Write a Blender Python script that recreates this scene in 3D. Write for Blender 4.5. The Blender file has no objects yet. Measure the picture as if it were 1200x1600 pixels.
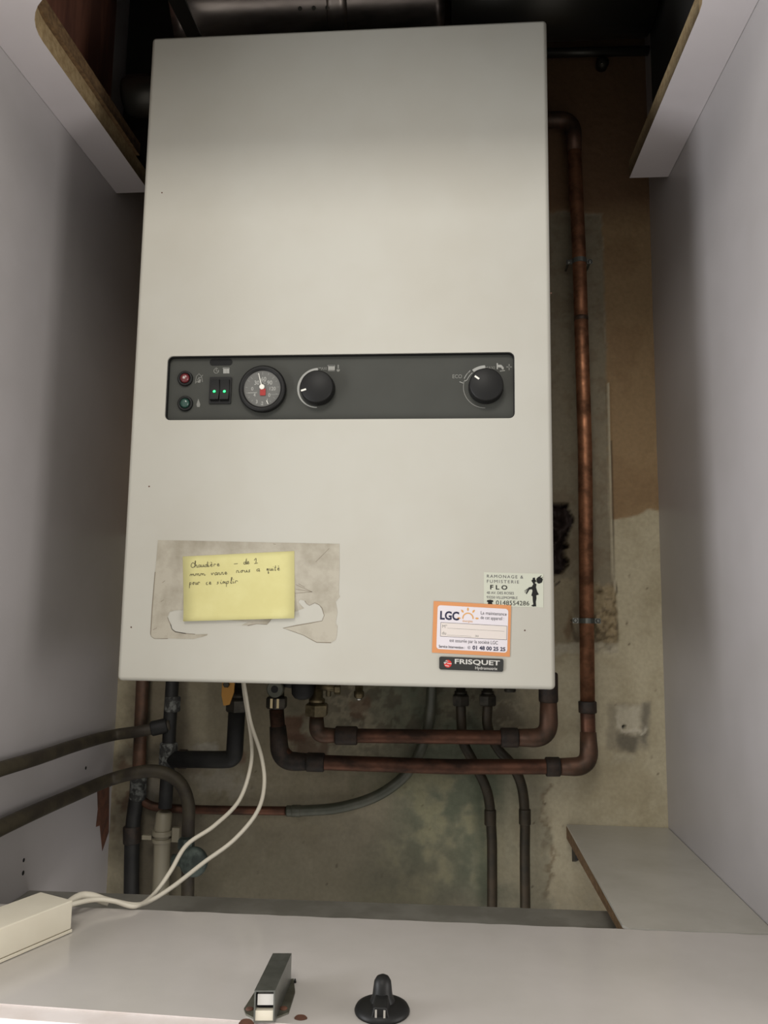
import bpy, bmesh, math, random
import numpy as np
from mathutils import Vector, Matrix, noise
random.seed(4)
PI = math.pi
C = bpy.context.scene.collection
S = bpy.context.scene

# ------------------------------------------------------------------ camera
YAW, PITCH, ROLL, FPX = -0.08051, 0.12449, 0.01375, 1228.95
CZ = 1.50                                   # eye height
cy_, sy_, cp_, sp_ = math.cos(YAW), math.sin(YAW), math.cos(PITCH), math.sin(PITCH)
FW = Vector((sy_*cp_, cy_*cp_, sp_)); R0 = Vector((cy_, -sy_, 0)); U0 = R0.cross(FW)
RT = math.cos(ROLL)*R0 + math.sin(ROLL)*U0
UP = -math.sin(ROLL)*R0 + math.cos(ROLL)*U0
cam = bpy.data.cameras.new('camera'); co = bpy.data.objects.new('camera', cam); C.objects.link(co)
M = Matrix((RT, UP, -FW)).transposed().to_4x4(); M.translation = (0, 0, CZ)
co.matrix_world = M
cam.sensor_fit = 'VERTICAL'; cam.sensor_height = 36; cam.sensor_width = 27
cam.lens = 36*FPX/1600; cam.clip_start = .02
S.camera = co

# ------------------------------------------------------------------ light
w = bpy.data.worlds.new('world'); S.world = w; w.use_nodes = True
w.node_tree.nodes['Background'].inputs[0].default_value = (1, .96, .92, 1)
w.node_tree.nodes['Background'].inputs[1].default_value = .76
XL_, XR_ = -.547, .343
def area(name, loc, target, sx, sy, power, col):
    l = bpy.data.lights.new(name, 'AREA'); l.shape = 'RECTANGLE'; l.size = sx; l.size_y = sy
    l.energy = power; l.color = col
    o = bpy.data.objects.new(name, l); C.objects.link(o); o.location = loc
    o.rotation_euler = (Vector(target)-Vector(loc)).to_track_quat('-Z', 'Y').to_euler()
    return o
area('kitchen_ceiling_lamp', (-.25, -.60, 2.75), (0, 1.0, 1.4), .6, .5, 12.5, (1, .95, .87))
area('side_fill_left', (-1.15, .36, 1.30), (XR_, .66, 1.75), .6, 1.0, 22, (.96, .97, 1))  # added unseen fill, brightens the right panel and the board underside
area('side_fill_right', (1.05, .34, 1.25), (XL_, .68, 1.8), .6, 1.0, 12, (1, .96, .92))  # weaker added fill from the right, unseen, lifts the left panel
S.view_settings.view_transform = 'Standard'; S.view_settings.look = 'None'
S.view_settings.gamma = 1; S.view_settings.use_curve_mapping = False
S.view_settings.exposure = 0.0

# ------------------------------------------------------------------ measuring helpers (a sight line met with a real plane)
def ray(px, py): return FW*FPX + RT*(px-600) - UP*(py-800)
def aty(px, py, y):
    d = ray(px, py); t = y/d.y; return Vector((d.x*t, y, d.z*t+CZ))
def atx(px, py, x):
    d = ray(px, py); t = x/d.x; return Vector((x, d.y*t, d.z*t+CZ))
def atz(px, py, z):
    d = ray(px, py); t = (z-CZ)/d.z; return Vector((d.x*t, d.y*t, z))

# ------------------------------------------------------------------ materials
def lin(c): return tuple(((v/255)/12.92 if v/255 <= .04045 else ((v/255+.055)/1.055)**2.4) for v in c)
def mat(name, col, rough=.5, metal=0, col2=None, scale=30, detail=4, lo=.4, hi=.6, bump=0, bscale=60, stretch=(1,1,1), emit=None, spec=.5, rough2=None, coat=0):
    m = bpy.data.materials.new(name); m.use_nodes = True; nt = m.node_tree; b = nt.nodes['Principled BSDF']
    b.inputs['Base Color'].default_value = (*lin(col), 1); b.inputs['Roughness'].default_value = rough
    b.inputs['Metallic'].default_value = metal; b.inputs['Specular IOR Level'].default_value = spec
    if coat: b.inputs['Coat Weight'].default_value = coat; b.inputs['Coat Roughness'].default_value = .08
    tc = nt.nodes.new('ShaderNodeTexCoord'); mp = nt.nodes.new('ShaderNodeMapping'); mp.inputs['Scale'].default_value = stretch
    nt.links.new(tc.outputs['Object'], mp.inputs[0])
    if col2:
        n = nt.nodes.new('ShaderNodeTexNoise'); n.inputs['Scale'].default_value = scale; n.inputs['Detail'].default_value = detail
        n.inputs['Roughness'].default_value = .6
        nt.links.new(mp.outputs[0], n.inputs['Vector'])
        r = nt.nodes.new('ShaderNodeMapRange'); r.inputs['From Min'].default_value = lo; r.inputs['From Max'].default_value = hi
        nt.links.new(n.outputs['Fac'], r.inputs['Value'])
        mx = nt.nodes.new('ShaderNodeMix'); mx.data_type = 'RGBA'
        mx.inputs['A'].default_value = (*lin(col), 1); mx.inputs['B'].default_value = (*lin(col2), 1)
        nt.links.new(r.outputs[0], mx.inputs['Factor']); nt.links.new(mx.outputs['Result'], b.inputs['Base Color'])
        if rough2 is not None:
            r2 = nt.nodes.new('ShaderNodeMapRange'); r2.inputs['To Min'].default_value = rough; r2.inputs['To Max'].default_value = rough2
            nt.links.new(r.outputs[0], r2.inputs['Value']); nt.links.new(r2.outputs[0], b.inputs['Roughness'])
    if bump:
        n = nt.nodes.new('ShaderNodeTexNoise'); n.inputs['Scale'].default_value = bscale; n.inputs['Detail'].default_value = 5
        nt.links.new(mp.outputs[0], n.inputs['Vector'])
        bp = nt.nodes.new('ShaderNodeBump'); bp.inputs['Strength'].default_value = bump; bp.inputs['Distance'].default_value = .004
        nt.links.new(n.outputs['Fac'], bp.inputs['Height']); nt.links.new(bp.outputs[0], b.inputs['Normal'])
    if emit:
        b.inputs['Emission Color'].default_value = (*lin(emit[0]), 1); b.inputs['Emission Strength'].default_value = emit[1]
    return m
MEL = mat('grey_melamine', (168, 164, 164), .34, col2=(160, 156, 155), scale=3, bump=.012, bscale=500)
MELP = mat('grey_melamine_top_board', (202, 196, 197), .4, col2=(194, 188, 188), scale=3, bump=.012, bscale=500)
LEDGE = mat('ledge_melamine', (186, 181, 176), .15, col2=(176, 172, 165), scale=6, lo=.35, hi=.7, bump=.01, bscale=300)
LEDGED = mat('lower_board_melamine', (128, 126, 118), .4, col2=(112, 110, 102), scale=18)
SHELF = mat('shelf_melamine', (172, 169, 160), .3, col2=(158, 155, 145), scale=14, lo=.4, hi=.75, bump=.01, bscale=300)
EDGEB = mat('edge_banding', (226, 218, 214), .4, col2=(216, 206, 200), scale=20)
CHIP = mat('chipboard', (162, 142, 106), .8, col2=(136, 114, 80), scale=140, lo=.35, hi=.65, bump=.3, bscale=400)
CHIPD = mat('raw_chipboard', (120, 94, 62), .85, col2=(88, 66, 42), scale=140, lo=.35, hi=.65, bump=.4, bscale=300)
DKW = mat('dark_timber', (128, 84, 66), .7, col2=(92, 58, 46), scale=30, stretch=(1, 1, .12))
CASE = mat('boiler_enamel', (180, 178, 168), .5, col2=(176, 173, 162), scale=5, lo=.4, hi=.62, bump=.006, bscale=900, spec=.3)
PANEL = mat('control_panel_grey', (60, 61, 56), .55, col2=(57, 58, 53), spec=.3, scale=12)
BLK = mat('black_plastic', (19, 19, 18), .5, spec=.3)
BLKM = mat('black_hollow', (5, 5, 5), .8)
WHITE = mat('white_print', (226, 224, 214), .6)
LGREY = mat('light_grey_print', (158, 158, 152), .6)
MGREY = mat('faint_grey_print', (120, 120, 114), .6)
DIAL = mat('dial_face', (92, 92, 88), .5)
RED = mat('red_lens', (98, 28, 32), .25, coat=.5)
REDP = mat('red_print', (150, 30, 26), .5)
GRN = mat('green_lens', (30, 66, 56), .25, coat=.5)
GLED = mat('green_led', (40, 220, 110), .4, emit=((60, 255, 130), 2.2))
PAPER = mat('yellow_note_paper', (202, 196, 138), .85, col2=(197, 190, 131), scale=20)
INK = mat('black_ink', (52, 46, 34), .7)
OLD = mat('old_label_residue', (168, 162, 147), .7, col2=(134, 127, 110), scale=22, lo=.46, hi=.74, detail=5)
OLDE = mat('torn_paper_edge', (120, 110, 94), .8)
ORNG = mat('orange_label', (200, 136, 86), .45)
LWHT = mat('label_white', (212, 206, 210), .35)
LBOX = mat('label_field', (210, 201, 194), .4)
NAVY = mat('navy_print', (26, 26, 58), .6)
DGREY = mat('dark_grey_print', (74, 72, 76), .6)
SUNY = mat('sun_orange_print', (206, 152, 84), .6)
CLEAR = mat('clear_label', (188, 190, 174), .3)
BADGE = mat('badge_black', (38, 38, 35), .35)
LOGO = mat('badge_red', (200, 44, 40), .4)
SILV = mat('badge_silver', (206, 204, 198), .35, metal=.3)
COP = mat('aged_copper', (164, 114, 84), .38, .8, col2=(104, 72, 52), scale=30, lo=.35, hi=.62, bump=.05, bscale=120, rough2=.65)
COPL = mat('browned_copper', (104, 70, 54), .45, .7, col2=(56, 42, 34), scale=24, lo=.38, hi=.60, bump=.06, bscale=120, rough2=.65, stretch=(.5, 1, 1))
COPD = mat('tarnished_copper', (100, 72, 56), .5, .5, col2=(62, 52, 42), scale=30, lo=.35, hi=.65, bump=.08, bscale=120)
COPJ = mat('flux_darkened_copper', (60, 48, 40), .6, .4, col2=(38, 34, 30), scale=50, bump=.15, bscale=150)
DKP = mat('dark_painted_pipe', (64, 58, 44), .62, .2, col2=(48, 42, 34), scale=30, bump=.08, bscale=100)
BLP = mat('blackened_pipe', (34, 34, 32), .6, .3, col2=(24, 24, 24), scale=30, bump=.1, bscale=100)
BRN = mat('thin_brown_pipe', (64, 54, 40), .5, .4, col2=(46, 42, 32), scale=30, bump=.08, bscale=100)
GRY = mat('grey_tube', (84, 84, 72), .4, .1, col2=(68, 70, 58), scale=20)
BRS = mat('dull_brass', (120, 108, 82), .38, .8, col2=(88, 80, 60), scale=60)
NUT = mat('dark_nut', (62, 58, 50), .45, .7, col2=(44, 42, 36), scale=60)
NUTL = mat('pale_nut_face', (180, 165, 130), .35, .8)
CHR = mat('chrome', (188, 188, 182), .25, .9)
FLUX = mat('white_flux_crust', (104, 106, 102), .9, col2=(44, 44, 42), scale=110, lo=.40, hi=.55, bump=.8, bscale=160)
YEL = mat('yellow_lever', (172, 122, 40), .5)
PVC = mat('cream_pvc', (128, 122, 104), .45)
CABLE = mat('white_cable', (206, 200, 184), .5)
BOX = mat('ivory_plastic', (216, 210, 192), .4, col2=(210, 203, 184), scale=10)
ALU = mat('duct_aluminium', (170, 160, 152), .28, .9, col2=(120, 112, 106), scale=12, stretch=(.3, 1, 1))
DUCTD = mat('dark_duct', (60, 58, 52), .4, .6)
BLD = mat('dark_board', (40, 38, 34), .8)
STEEL = mat('catch_steel', (118, 120, 114), .33, .75, col2=(100, 102, 96), scale=40)
STEELD = mat('catch_plate', (112, 112, 100), .4, .7, col2=(90, 88, 76), scale=60)
RUST = mat('rust_wood', (98, 62, 44), .8, col2=(72, 46, 34), scale=60)
TEAL = mat('green_patina_metal', (74, 84, 78), .6, .3, col2=(44, 52, 48), scale=50, bump=.3, bscale=120)

# ------------------------------------------------------------------ mesh helpers
class MB:
    def __init__(s): s.v = []; s.f = []; s.m = []; s.sm = []; s.mats = []
    def use(s, m):
        if m not in s.mats: s.mats.append(m)
        s.cur = s.mats.index(m); return s
    def add(s, vs, fs, smooth=False):
        b = len(s.v); s.v += [tuple(v) for v in vs]
        for f in fs: s.f.append([b+i for i in f]); s.m.append(s.cur); s.sm.append(smooth)
    def box(s, a, b):
        x0, y0, z0 = a; x1, y1, z1 = b
        s.add([(x0,y0,z0),(x1,y0,z0),(x1,y1,z0),(x0,y1,z0),(x0,y0,z1),(x1,y0,z1),(x1,y1,z1),(x0,y1,z1)],
              [(3,2,1,0),(4,5,6,7),(0,1,5,4),(1,2,6,5),(2,3,7,6),(3,0,4,7)])
    def prism(s, pts, off):      # polygon extruded by a vector
        n = len(pts); off = Vector(off); P = [Vector(p) for p in pts]
        s.add(P+[p+off for p in P], [list(range(n))[::-1], list(range(n, 2*n))]+[(i, (i+1) % n, n+(i+1) % n, n+i) for i in range(n)])
    def tube(s, pts, r, n=16, cap=True):
        P = [Vector(p) for p in pts]; rs = r if isinstance(r, (list, tuple)) else [r]*len(P)
        T = [(P[min(i+1, len(P)-1)]-P[max(i-1, 0)]).normalized() for i in range(len(P))]
        a = Vector((0, 0, 1)) if abs(T[0].z) < .9 else Vector((1, 0, 0))
        N = (a-T[0]*a.dot(T[0])).normalized(); vs = []
        for i, p in enumerate(P):
            N = (N-T[i]*N.dot(T[i])).normalized(); B = T[i].cross(N)
            vs += [p+(N*math.cos(k*2*PI/n)+B*math.sin(k*2*PI/n))*rs[i] for k in range(n)]
        fs = [(i*n+k, i*n+(k+1) % n, (i+1)*n+(k+1) % n, (i+1)*n+k) for i in range(len(P)-1) for k in range(n)]
        s.add(vs, fs, True)
        if cap:
            L = (len(P)-1)*n
            s.add(vs[:n], [list(range(n))[::-1]]); s.add(vs[L:], [list(range(n))])
    def lathe(s, o, axis, prof, n=32, smooth=True, ax2=None):   # prof: (distance along axis, radius)
        ax = Vector(axis).normalized(); a = Vector((0, 0, 1)) if abs(ax.z) < .9 else Vector((1, 0, 0))
        N = (a-ax*a.dot(ax)).normalized(); B = ax.cross(N); o = Vector(o); vs = []
        for t, r in prof: vs += [o+ax*t+(N*math.cos(k*2*PI/n)+B*math.sin(k*2*PI/n))*r for k in range(n)]
        fs = [(i*n+k, i*n+(k+1) % n, (i+1)*n+(k+1) % n, (i+1)*n+k) for i in range(len(prof)-1) for k in range(n)]
        s.add(vs, fs, smooth)
        s.add(vs[:n], [list(range(n))[::-1]]); s.add(vs[-n:], [list(range(n))])
    def ribbon(s, pts, w, nrm, dz=0):  # flat stroke, variable width allowed
        P = [Vector(p) for p in pts]; nrm = Vector(nrm); ws = w if isinstance(w, (list, tuple)) else [w]*len(P); vs = []
        for i, p in enumerate(P):
            t = (P[min(i+1, len(P)-1)]-P[max(i-1, 0)]).normalized(); q = t.cross(nrm)*(ws[i]/2)
            vs += [p+q, p-q]
        s.add(vs, [(2*i, 2*i+1, 2*i+3, 2*i+2) for i in range(len(P)-1)])
    def build(s, name, parent=None, bevel=0, seg=3, recalc=True):
        me = bpy.data.meshes.new(name); o = bpy.data.objects.new(name, me)
        off = wloc(parent) if parent else Vector((0, 0, 0))
        me.from_pydata([Vector(v)-off for v in s.v], [], s.f)
        for m in s.mats: me.materials.append(m)
        for i, p in enumerate(me.polygons): p.material_index = s.m[i]; p.use_smooth = s.sm[i]
        bm = bmesh.new(); bm.from_mesh(me)
        bmesh.ops.remove_doubles(bm, verts=bm.verts, dist=1e-7)
        if recalc: bmesh.ops.recalc_face_normals(bm, faces=bm.faces)
        bm.to_mesh(me); bm.free()
        C.objects.link(o)
        if parent: o.parent = parent
        if bevel:
            b = o.modifiers.new('bevel', 'BEVEL'); b.width = bevel; b.segments = seg; b.limit_method = 'ANGLE'; b.angle_limit = .6
            for p in me.polygons: p.use_smooth = True
            wn = o.modifiers.new('wn', 'WEIGHTED_NORMAL')
        return o
def wloc(o):
    p = Vector((0, 0, 0))
    while o: p = p+o.location; o = o.parent
    return p
def mb(m): return MB().use(m)
def tag(o, label=None, cat=None, group=None, kind=None):
    if label: o['label'] = label
    if cat: o['category'] = cat
    if group: o['group'] = group
    if kind: o['kind'] = kind
    return o
def thing(name, label, cat, loc, group=None):
    o = bpy.data.objects.new(name, None); C.objects.link(o); o.location = loc; o.empty_display_size = .02
    return tag(o, label, cat, group)
def arc(c, r, a0, a1, n, ex=Vector((1, 0, 0)), ez=Vector((0, 0, 1))):
    c = Vector(c); return [c+ex*(r*math.cos(a0+(a1-a0)*i/n))+ez*(r*math.sin(a0+(a1-a0)*i/n)) for i in range(n+1)]
def fillet(pts, r, n=8):
    P = [Vector(p) for p in pts]; out = [P[0]]
    rr = r if isinstance(r, (list, tuple)) else [r]*(len(P)-2)
    for i in range(1, len(P)-1):
        a = (P[i-1]-P[i]); b = (P[i+1]-P[i]); d = min(rr[i-1], a.length*.49, b.length*.49)
        A = P[i]+a.normalized()*d; B = P[i]+b.normalized()*d
        for k in range(n+1):
            t = k/n; out.append(A*(1-t)**2+P[i]*2*t*(1-t)+B*t*t)
    out.append(P[-1]); return out
def smooth_path(pts, n=8):
    P = [Vector(p) for p in pts]; Q = [P[0]*2-P[1]]+P+[P[-1]*2-P[-2]]; out = []
    for i in range(1, len(Q)-2):
        for k in range(n):
            t = k/n; a, b, c, d = Q[i-1], Q[i], Q[i+1], Q[i+2]
            out.append(.5*((2*b)+(c-a)*t+(2*a-5*b+4*c-d)*t*t+(3*b-a-3*c+d)*t**3))
    out.append(P[-1]); return out
FONTC = {}
def text_geo(txt, size, bold=0, space=1.0, align='LEFT'):
    k = (txt, size, bold, space, align)
    if k in FONTC: return FONTC[k]
    cu = bpy.data.curves.new('t', 'FONT'); cu.body = txt; cu.size = size; cu.offset = bold; cu.space_character = space
    cu.align_x = align; cu.resolution_u = 3; cu.fill_mode = 'FRONT'
    o = bpy.data.objects.new('t', cu); C.objects.link(o)
    dg = bpy.context.evaluated_depsgraph_get(); me = bpy.data.meshes.new_from_object(o.evaluated_get(dg))
    r = ([tuple(v.co) for v in me.vertices], [list(p.vertices) for p in me.polygons])
    bpy.data.objects.remove(o); bpy.data.curves.remove(cu); bpy.data.meshes.remove(me)
    FONTC[k] = r; return r
class Sheet:      # a flat rectangle on a surface facing -y; x, z in metres from its lower left corner
    def __init__(s, tl, tr, br, bl, y):
        s.tl, s.tr, s.br, s.bl = [aty(*p, y) for p in (tl, tr, br, bl)]
        s.W = ((s.tr-s.tl).length+(s.br-s.bl).length)/2; s.H = ((s.tl-s.bl).length+(s.tr-s.br).length)/2
    def p(s, u, v, lift=0):
        q = s.bl*(1-u)*(1-v)+s.br*u*(1-v)+s.tr*u*v+s.tl*(1-u)*v; return q-Vector((0, lift, 0))
    def rect(s, m, u0, v0, u1, v1, lift, r=0, th=0):
        if r:
            ru, rv = r/s.W, r/s.H; pts = []
            for cu, cv, a in ((u1-ru, v1-rv, 0), (u0+ru, v1-rv, PI/2), (u0+ru, v0+rv, PI), (u1-ru, v0+rv, 1.5*PI)):
                for k in range(6): t = a+k/5*PI/2; pts.append(s.p(cu+ru*math.cos(t), cv+rv*math.sin(t), lift))
        else: pts = [s.p(u1, v1, lift), s.p(u0, v1, lift), s.p(u0, v0, lift), s.p(u1, v0, lift)]
        if th: m.prism(pts, (0, th, 0))
        else: m.add(pts, [list(range(len(pts)))])
    def frame(s, m, u0, v0, u1, v1, w, lift):
        a, b = w/s.W, w/s.H
        for q in ((u0, v0, u1, v0+b), (u0, v1-b, u1, v1), (u0, v0, u0+a, v1), (u1-a, v0, u1, v1)): s.rect(m, *q, lift)
    def text(s, m, txt, u, v, h, lift, bold=0, width=None, align='LEFT', space=1.0):  # h: cap height as fraction of H
        size = h*s.H/.69; vs, fs = text_geo(txt, size, bold*size, space, align)
        if not vs: return
        k = 1
        if width:
            x0 = min(a[0] for a in vs); x1 = max(a[0] for a in vs); k = width*s.W/(x1-x0)
        m.add([s.p(u+a[0]*k/s.W, v+a[1]/s.H, lift) for a in vs], fs)

# ================================================================== SETTING
YB = 1.30; XL, XR = -.547, .3433; ZS = CZ-.3272; ZP = CZ+.6782
YF = .69; ZTOP = CZ+1.15; ZBOT = CZ-.75
# back wall: fine grid, coloured by what the paint and plaster are
def poly_mask(X, Z, poly, soft):
    px = np.array([p[0] for p in poly]); pz = np.array([p[1] for p in poly]); inside = np.zeros(X.shape, bool); dist = np.full(X.shape, 9.)
    for i in range(len(poly)):
        x0, z0 = px[i-1], pz[i-1]; x1, z1 = px[i], pz[i]
        c = ((z0 > Z) != (z1 > Z)) & (X < (x1-x0)*(Z-z0)/(z1-z0+1e-12)+x0); inside ^= c
        dx, dz = x1-x0, z1-z0; t = np.clip(((X-x0)*dx+(Z-z0)*dz)/(dx*dx+dz*dz+1e-12), 0, 1)
        dist = np.minimum(dist, np.hypot(X-x0-t*dx, Z-z0-t*dz))
    return np.clip(.5+np.where(inside, dist, -dist)/soft, 0, 1)
def line_mask(X, Z, pts, wdt, soft):
    dist = np.full(X.shape, 9.)
    for (x0, z0), (x1, z1) in zip(pts[:-1], pts[1:]):
        dx, dz = x1-x0, z1-z0; t = np.clip(((X-x0)*dx+(Z-z0)*dz)/(dx*dx+dz*dz+1e-12), 0, 1)
        dist = np.minimum(dist, np.hypot(X-x0-t*dx, Z-z0-t*dz))
    return np.clip(.5+(wdt-dist)/soft, 0, 1)
def W(*pts):
    r = []
    for a, b in pts: q = aty(a, b, YB); r.append((q.x, q.z))
    return r
nx, nz = 300, 640
gx = np.linspace(XL-.005, XR+.005, nx); gz = np.linspace(ZBOT, ZTOP, nz)
X, Z = np.meshgrid(gx, gz)
def nz_(sc, seed, oct=4):
    out = np.empty(X.shape)
    for j in range(nz):
        for i in range(nx): out[j, i] = noise.fractal(Vector((X[j, i]*sc, Z[j, i]*sc, seed)), .6, 2.1, oct)
    return out
n1 = nz_(9, 1.3); n2 = nz_(40, 7.7, 3); n3 = nz_(90, 3.1, 2)
Xw = X+n2*.004; Zw = Z+n3*.003+n2*.003
col = np.zeros((nz, nx, 3)); col[:] = lin((190, 180, 152)); disp = n1*.0015+n2*.0006
def paint(mask, c, a=1.):
    k = np.clip(mask*a, 0, 1)[..., None]; col[:] = col*(1-k)+np.array(lin(c))*k
paint(np.clip(n1*1.4+.2, 0, 1), (164, 152, 122), .6)
# greenish damp paint below the boiler
g = poly_mask(X+n1*.05, Z+n1*.04, W((560, 1030), (700, 1030), (790, 1230), (770, 1420), (560, 1430), (620, 1250)), .09)
paint(g, (118, 124, 100), .75); paint(g*np.clip(n1*3+n2*1.5, 0, 1), (168, 164, 128), .6); paint(g*np.clip(-n1*3+.2-n2, 0, 1), (92, 104, 84), .6)
g = poly_mask(X+n1*.05, Z+n1*.03, W((480, 1030), (840, 1030), (840, 1150), (600, 1190), (500, 1170)), .06)
paint(g*np.clip(n2*3+n1*2+.1, 0, 1), (120, 116, 96), .6); paint(g*np.clip(-n2*4-.2, 0, 1), (90, 80, 62), .6)
paint(poly_mask(X+n2*.02, Z+n2*.02, W((200, 1300), (700, 1330), (700, 1500), (200, 1500)), .1), (138, 130, 104), .6)
paint(poly_mask(Xw, Zw, W((738, 1200), (752, 1200), (770, 1420), (748, 1420)), .012), (96, 104, 82), .7)
paint(poly_mask(Xw, Zw, W((784, 1215), (806, 1215), (812, 1420), (780, 1420)), .02), (182, 176, 150), .5)
# rusty and pale blotches
for p, c, a in (((455, 1135, 26, 20), (120, 80, 54), .8), ((480, 1165, 30, 22), (112, 80, 58), .7), ((560, 1105, 22, 14), (128, 88, 60), .55), ((345, 1218, 44, 24), (200, 192, 172), .75),
                ((322, 1168, 30, 8), (210, 204, 186), .8), ((365, 1180, 22, 12), (140, 96, 70), .6), ((235, 1238, 14, 18), (205, 200, 186), .8), ((300, 1190, 40, 16), (150, 130, 100), .5)):
    ce = W(p[:2])[0]; k = YB/FPX; r = np.hypot((X-ce[0])/(p[2]*k), (Z-ce[1])/(p[3]*k))+n2*.7
    paint(np.clip((1.1-r)*2.5, 0, 1), c, a)
# upper wall still brown
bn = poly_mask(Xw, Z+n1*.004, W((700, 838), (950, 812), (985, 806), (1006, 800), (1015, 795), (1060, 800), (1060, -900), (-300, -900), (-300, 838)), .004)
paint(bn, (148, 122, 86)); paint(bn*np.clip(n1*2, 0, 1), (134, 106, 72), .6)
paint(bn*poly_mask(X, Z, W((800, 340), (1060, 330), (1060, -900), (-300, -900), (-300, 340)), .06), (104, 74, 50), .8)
# plaster filled chase behind the riser
ch = poly_mask(X+n3*.0015, Zw, W((850, 330), (940, 334), (944, 440), (948, 600), (952, 760), (956, 860), (962, 930), (966, 985), (965, 1020), (930, 1021), (900, 1015), (850, 1020)), .003)
paint(ch, (134, 124, 102)); paint(ch*np.clip(n2*3+.1, 0, 1), (118, 102, 78), .5)
disp = disp-ch*.002
low = poly_mask(Xw, Zw, W((926, 915), (966, 915), (968, 1022), (926, 1022)), .01)
paint(low*ch, (170, 152, 116), .7); paint(low*np.clip(n3*4-.6, 0, 1)*ch, (92, 76, 56), .6); disp = disp+low*ch*(n2*.012+n3*.006+.004)
lip = line_mask(Xw, Z, W((941, 334), (945, 440), (949, 560)), .0008, .003)*np.clip(n2*3+.5, 0, 1); paint(lip, (160, 150, 128), .7)
lip = line_mask(X, Z, W((950, 600), (952, 690), (953, 790), (958, 900), (962, 925)), .0018, .002); paint(lip, (184, 174, 148), .9); disp = disp+lip*.003
cr = line_mask(X, Z, W((955, 690), (957, 790), (961, 905), (965, 930)), .0006, .002); paint(cr, (62, 50, 36), .9)
pl = poly_mask(Xw, Zw, W((860, 905), (898, 905), (898, 1000), (880, 1005), (860, 1012)), .006); paint(pl, (156, 144, 116), .8)
pl = poly_mask(Xw, Zw, W((866, 1005), (925, 1003), (964, 1006), (966, 1021), (866, 1022)), .004); paint(pl, (190, 182, 160), .8)
# broken hole
ho = poly_mask(X+n2*.012, Z+n2*.012, W((860, 784), (890, 783), (886, 800), (892, 815), (888, 838), (893, 850), (888, 862), (892, 880), (882, 892), (860, 902)), .002)
paint(ho, (38, 22, 16)); disp = disp-ho*.022*(1+n2)
ho2 = line_mask(X+n2*.004, Z, W((862, 905), (870, 915), (874, 908)), .0012, .002); paint(ho2, (50, 40, 28))
paint(poly_mask(Xw, Zw, W((880, 985), (892, 955), (897, 990), (890, 1000)), .006), (110, 84, 56), .7)
# patch round the old screw plug
for poly, c, a in ((W((950, 1098), (1014, 1100), (1016, 1170), (946, 1172)), (150, 142, 122), .7), (W((1002, 1102), (1013, 1102), (1014, 1160), (1003, 1158)), (112, 106, 92), .8),
                   (W((962, 1148), (1000, 1148), (992, 1178), (968, 1176)), (104, 98, 84), .8), (W((964, 1104), (1000, 1102), (1000, 1146), (978, 1145), (962, 1138)), (196, 188, 166), .9), (W((956, 1178), (992, 1178), (990, 1192), (956, 1192)), (190, 182, 158), .6)):
    k = poly_mask(Xw, Zw, poly, .008); paint(k, c, a)
k = line_mask(Xw, Zw, W((963, 1118), (964, 1134), (976, 1146), (992, 1138), (1004, 1146), (1010, 1138)), .0015, .004); paint(k, (206, 198, 178)); disp = disp+k*.003
pp = W((975, 1136))[0]; k = np.clip((.0035-np.hypot(X-pp[0], Z-pp[1]))/.002, 0, 1); paint(k, (12, 10, 8)); disp = disp-k*.01
# flaking crack with brown edge
ck = line_mask(X+n2*.012, Z+n2*.006, W((856, 1228), (846, 1250), (852, 1275), (858, 1292), (850, 1305), (862, 1325), (872, 1338), (862, 1350), (860, 1380), (856, 1400)), .0022, .006)
paint(ck, (112, 86, 50), .85)
rt = poly_mask(X+n2*.012, Z, W((856, 1228), (846, 1250), (858, 1292), (862, 1325), (860, 1420), (812, 1440), (820, 1225)), .01); paint(rt, (150, 146, 124), .6)
# small knocks and pits
for i in range(60):
    a, b = random.uniform(930, 1035) if i < 14 else random.uniform(240, 900), random.uniform(820, 1270) if i < 14 else random.uniform(1070, 1400)
    q = W((a, b))[0]; r = random.uniform(.0006, .0018); k = np.clip((r-np.hypot(X-q[0], (Z-q[1])*random.uniform(.5, 1)))/.0012+.3, 0, 1); paint(k, (86, 72, 50), .8)
# grime at the left behind the pipes
gr = poly_mask(X+n1*.02, Z, W((215, 1050), (285, 1050), (300, 1240), (310, 1290), (240, 1420), (195, 1420), (200, 1250)), .03); paint(gr, (112, 100, 80), .65)
gr = poly_mask(X+n2*.01, Z+n2*.01, W((190, 1160), (214, 1160), (214, 1300), (180, 1300)), .02); paint(gr*np.clip(n2*3, 0, 1), (110, 78, 54), .7)
verts = [(X[j, i], YB-disp[j, i], Z[j, i]) for j in range(nz) for i in range(nx)]
faces = [(j*nx+i, j*nx+i+1, (j+1)*nx+i+1, (j+1)*nx+i) for j in range(nz-1) for i in range(nx-1)]
gk = poly_mask(X+n1*.03, Z+n1*.03, W((150, 1210), (560, 1240), (640, 1320), (760, 1390), (930, 1400), (930, 1500), (150, 1500)), .12)+.55*poly_mask(X+n1*.03, Z+n1*.03, W((150, 1010), (840, 1010), (850, 1210), (600, 1230), (150, 1200)), .08)   # lower wall: grime plus shade below the boiler, painted darker
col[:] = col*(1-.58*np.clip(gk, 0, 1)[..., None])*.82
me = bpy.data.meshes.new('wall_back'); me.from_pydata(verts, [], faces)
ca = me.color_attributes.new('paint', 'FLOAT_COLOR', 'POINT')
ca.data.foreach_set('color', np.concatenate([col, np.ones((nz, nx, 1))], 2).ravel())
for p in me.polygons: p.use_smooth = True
m = mat('old_painted_plaster', (200, 190, 160), .75, bump=.35, bscale=70); nt = m.node_tree
at = nt.nodes.new('ShaderNodeAttribute'); at.attribute_name = 'paint'
nn = nt.nodes.new('ShaderNodeTexNoise'); nn.inputs['Scale'].default_value = 160; nn.inputs['Detail'].default_value = 6
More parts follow.
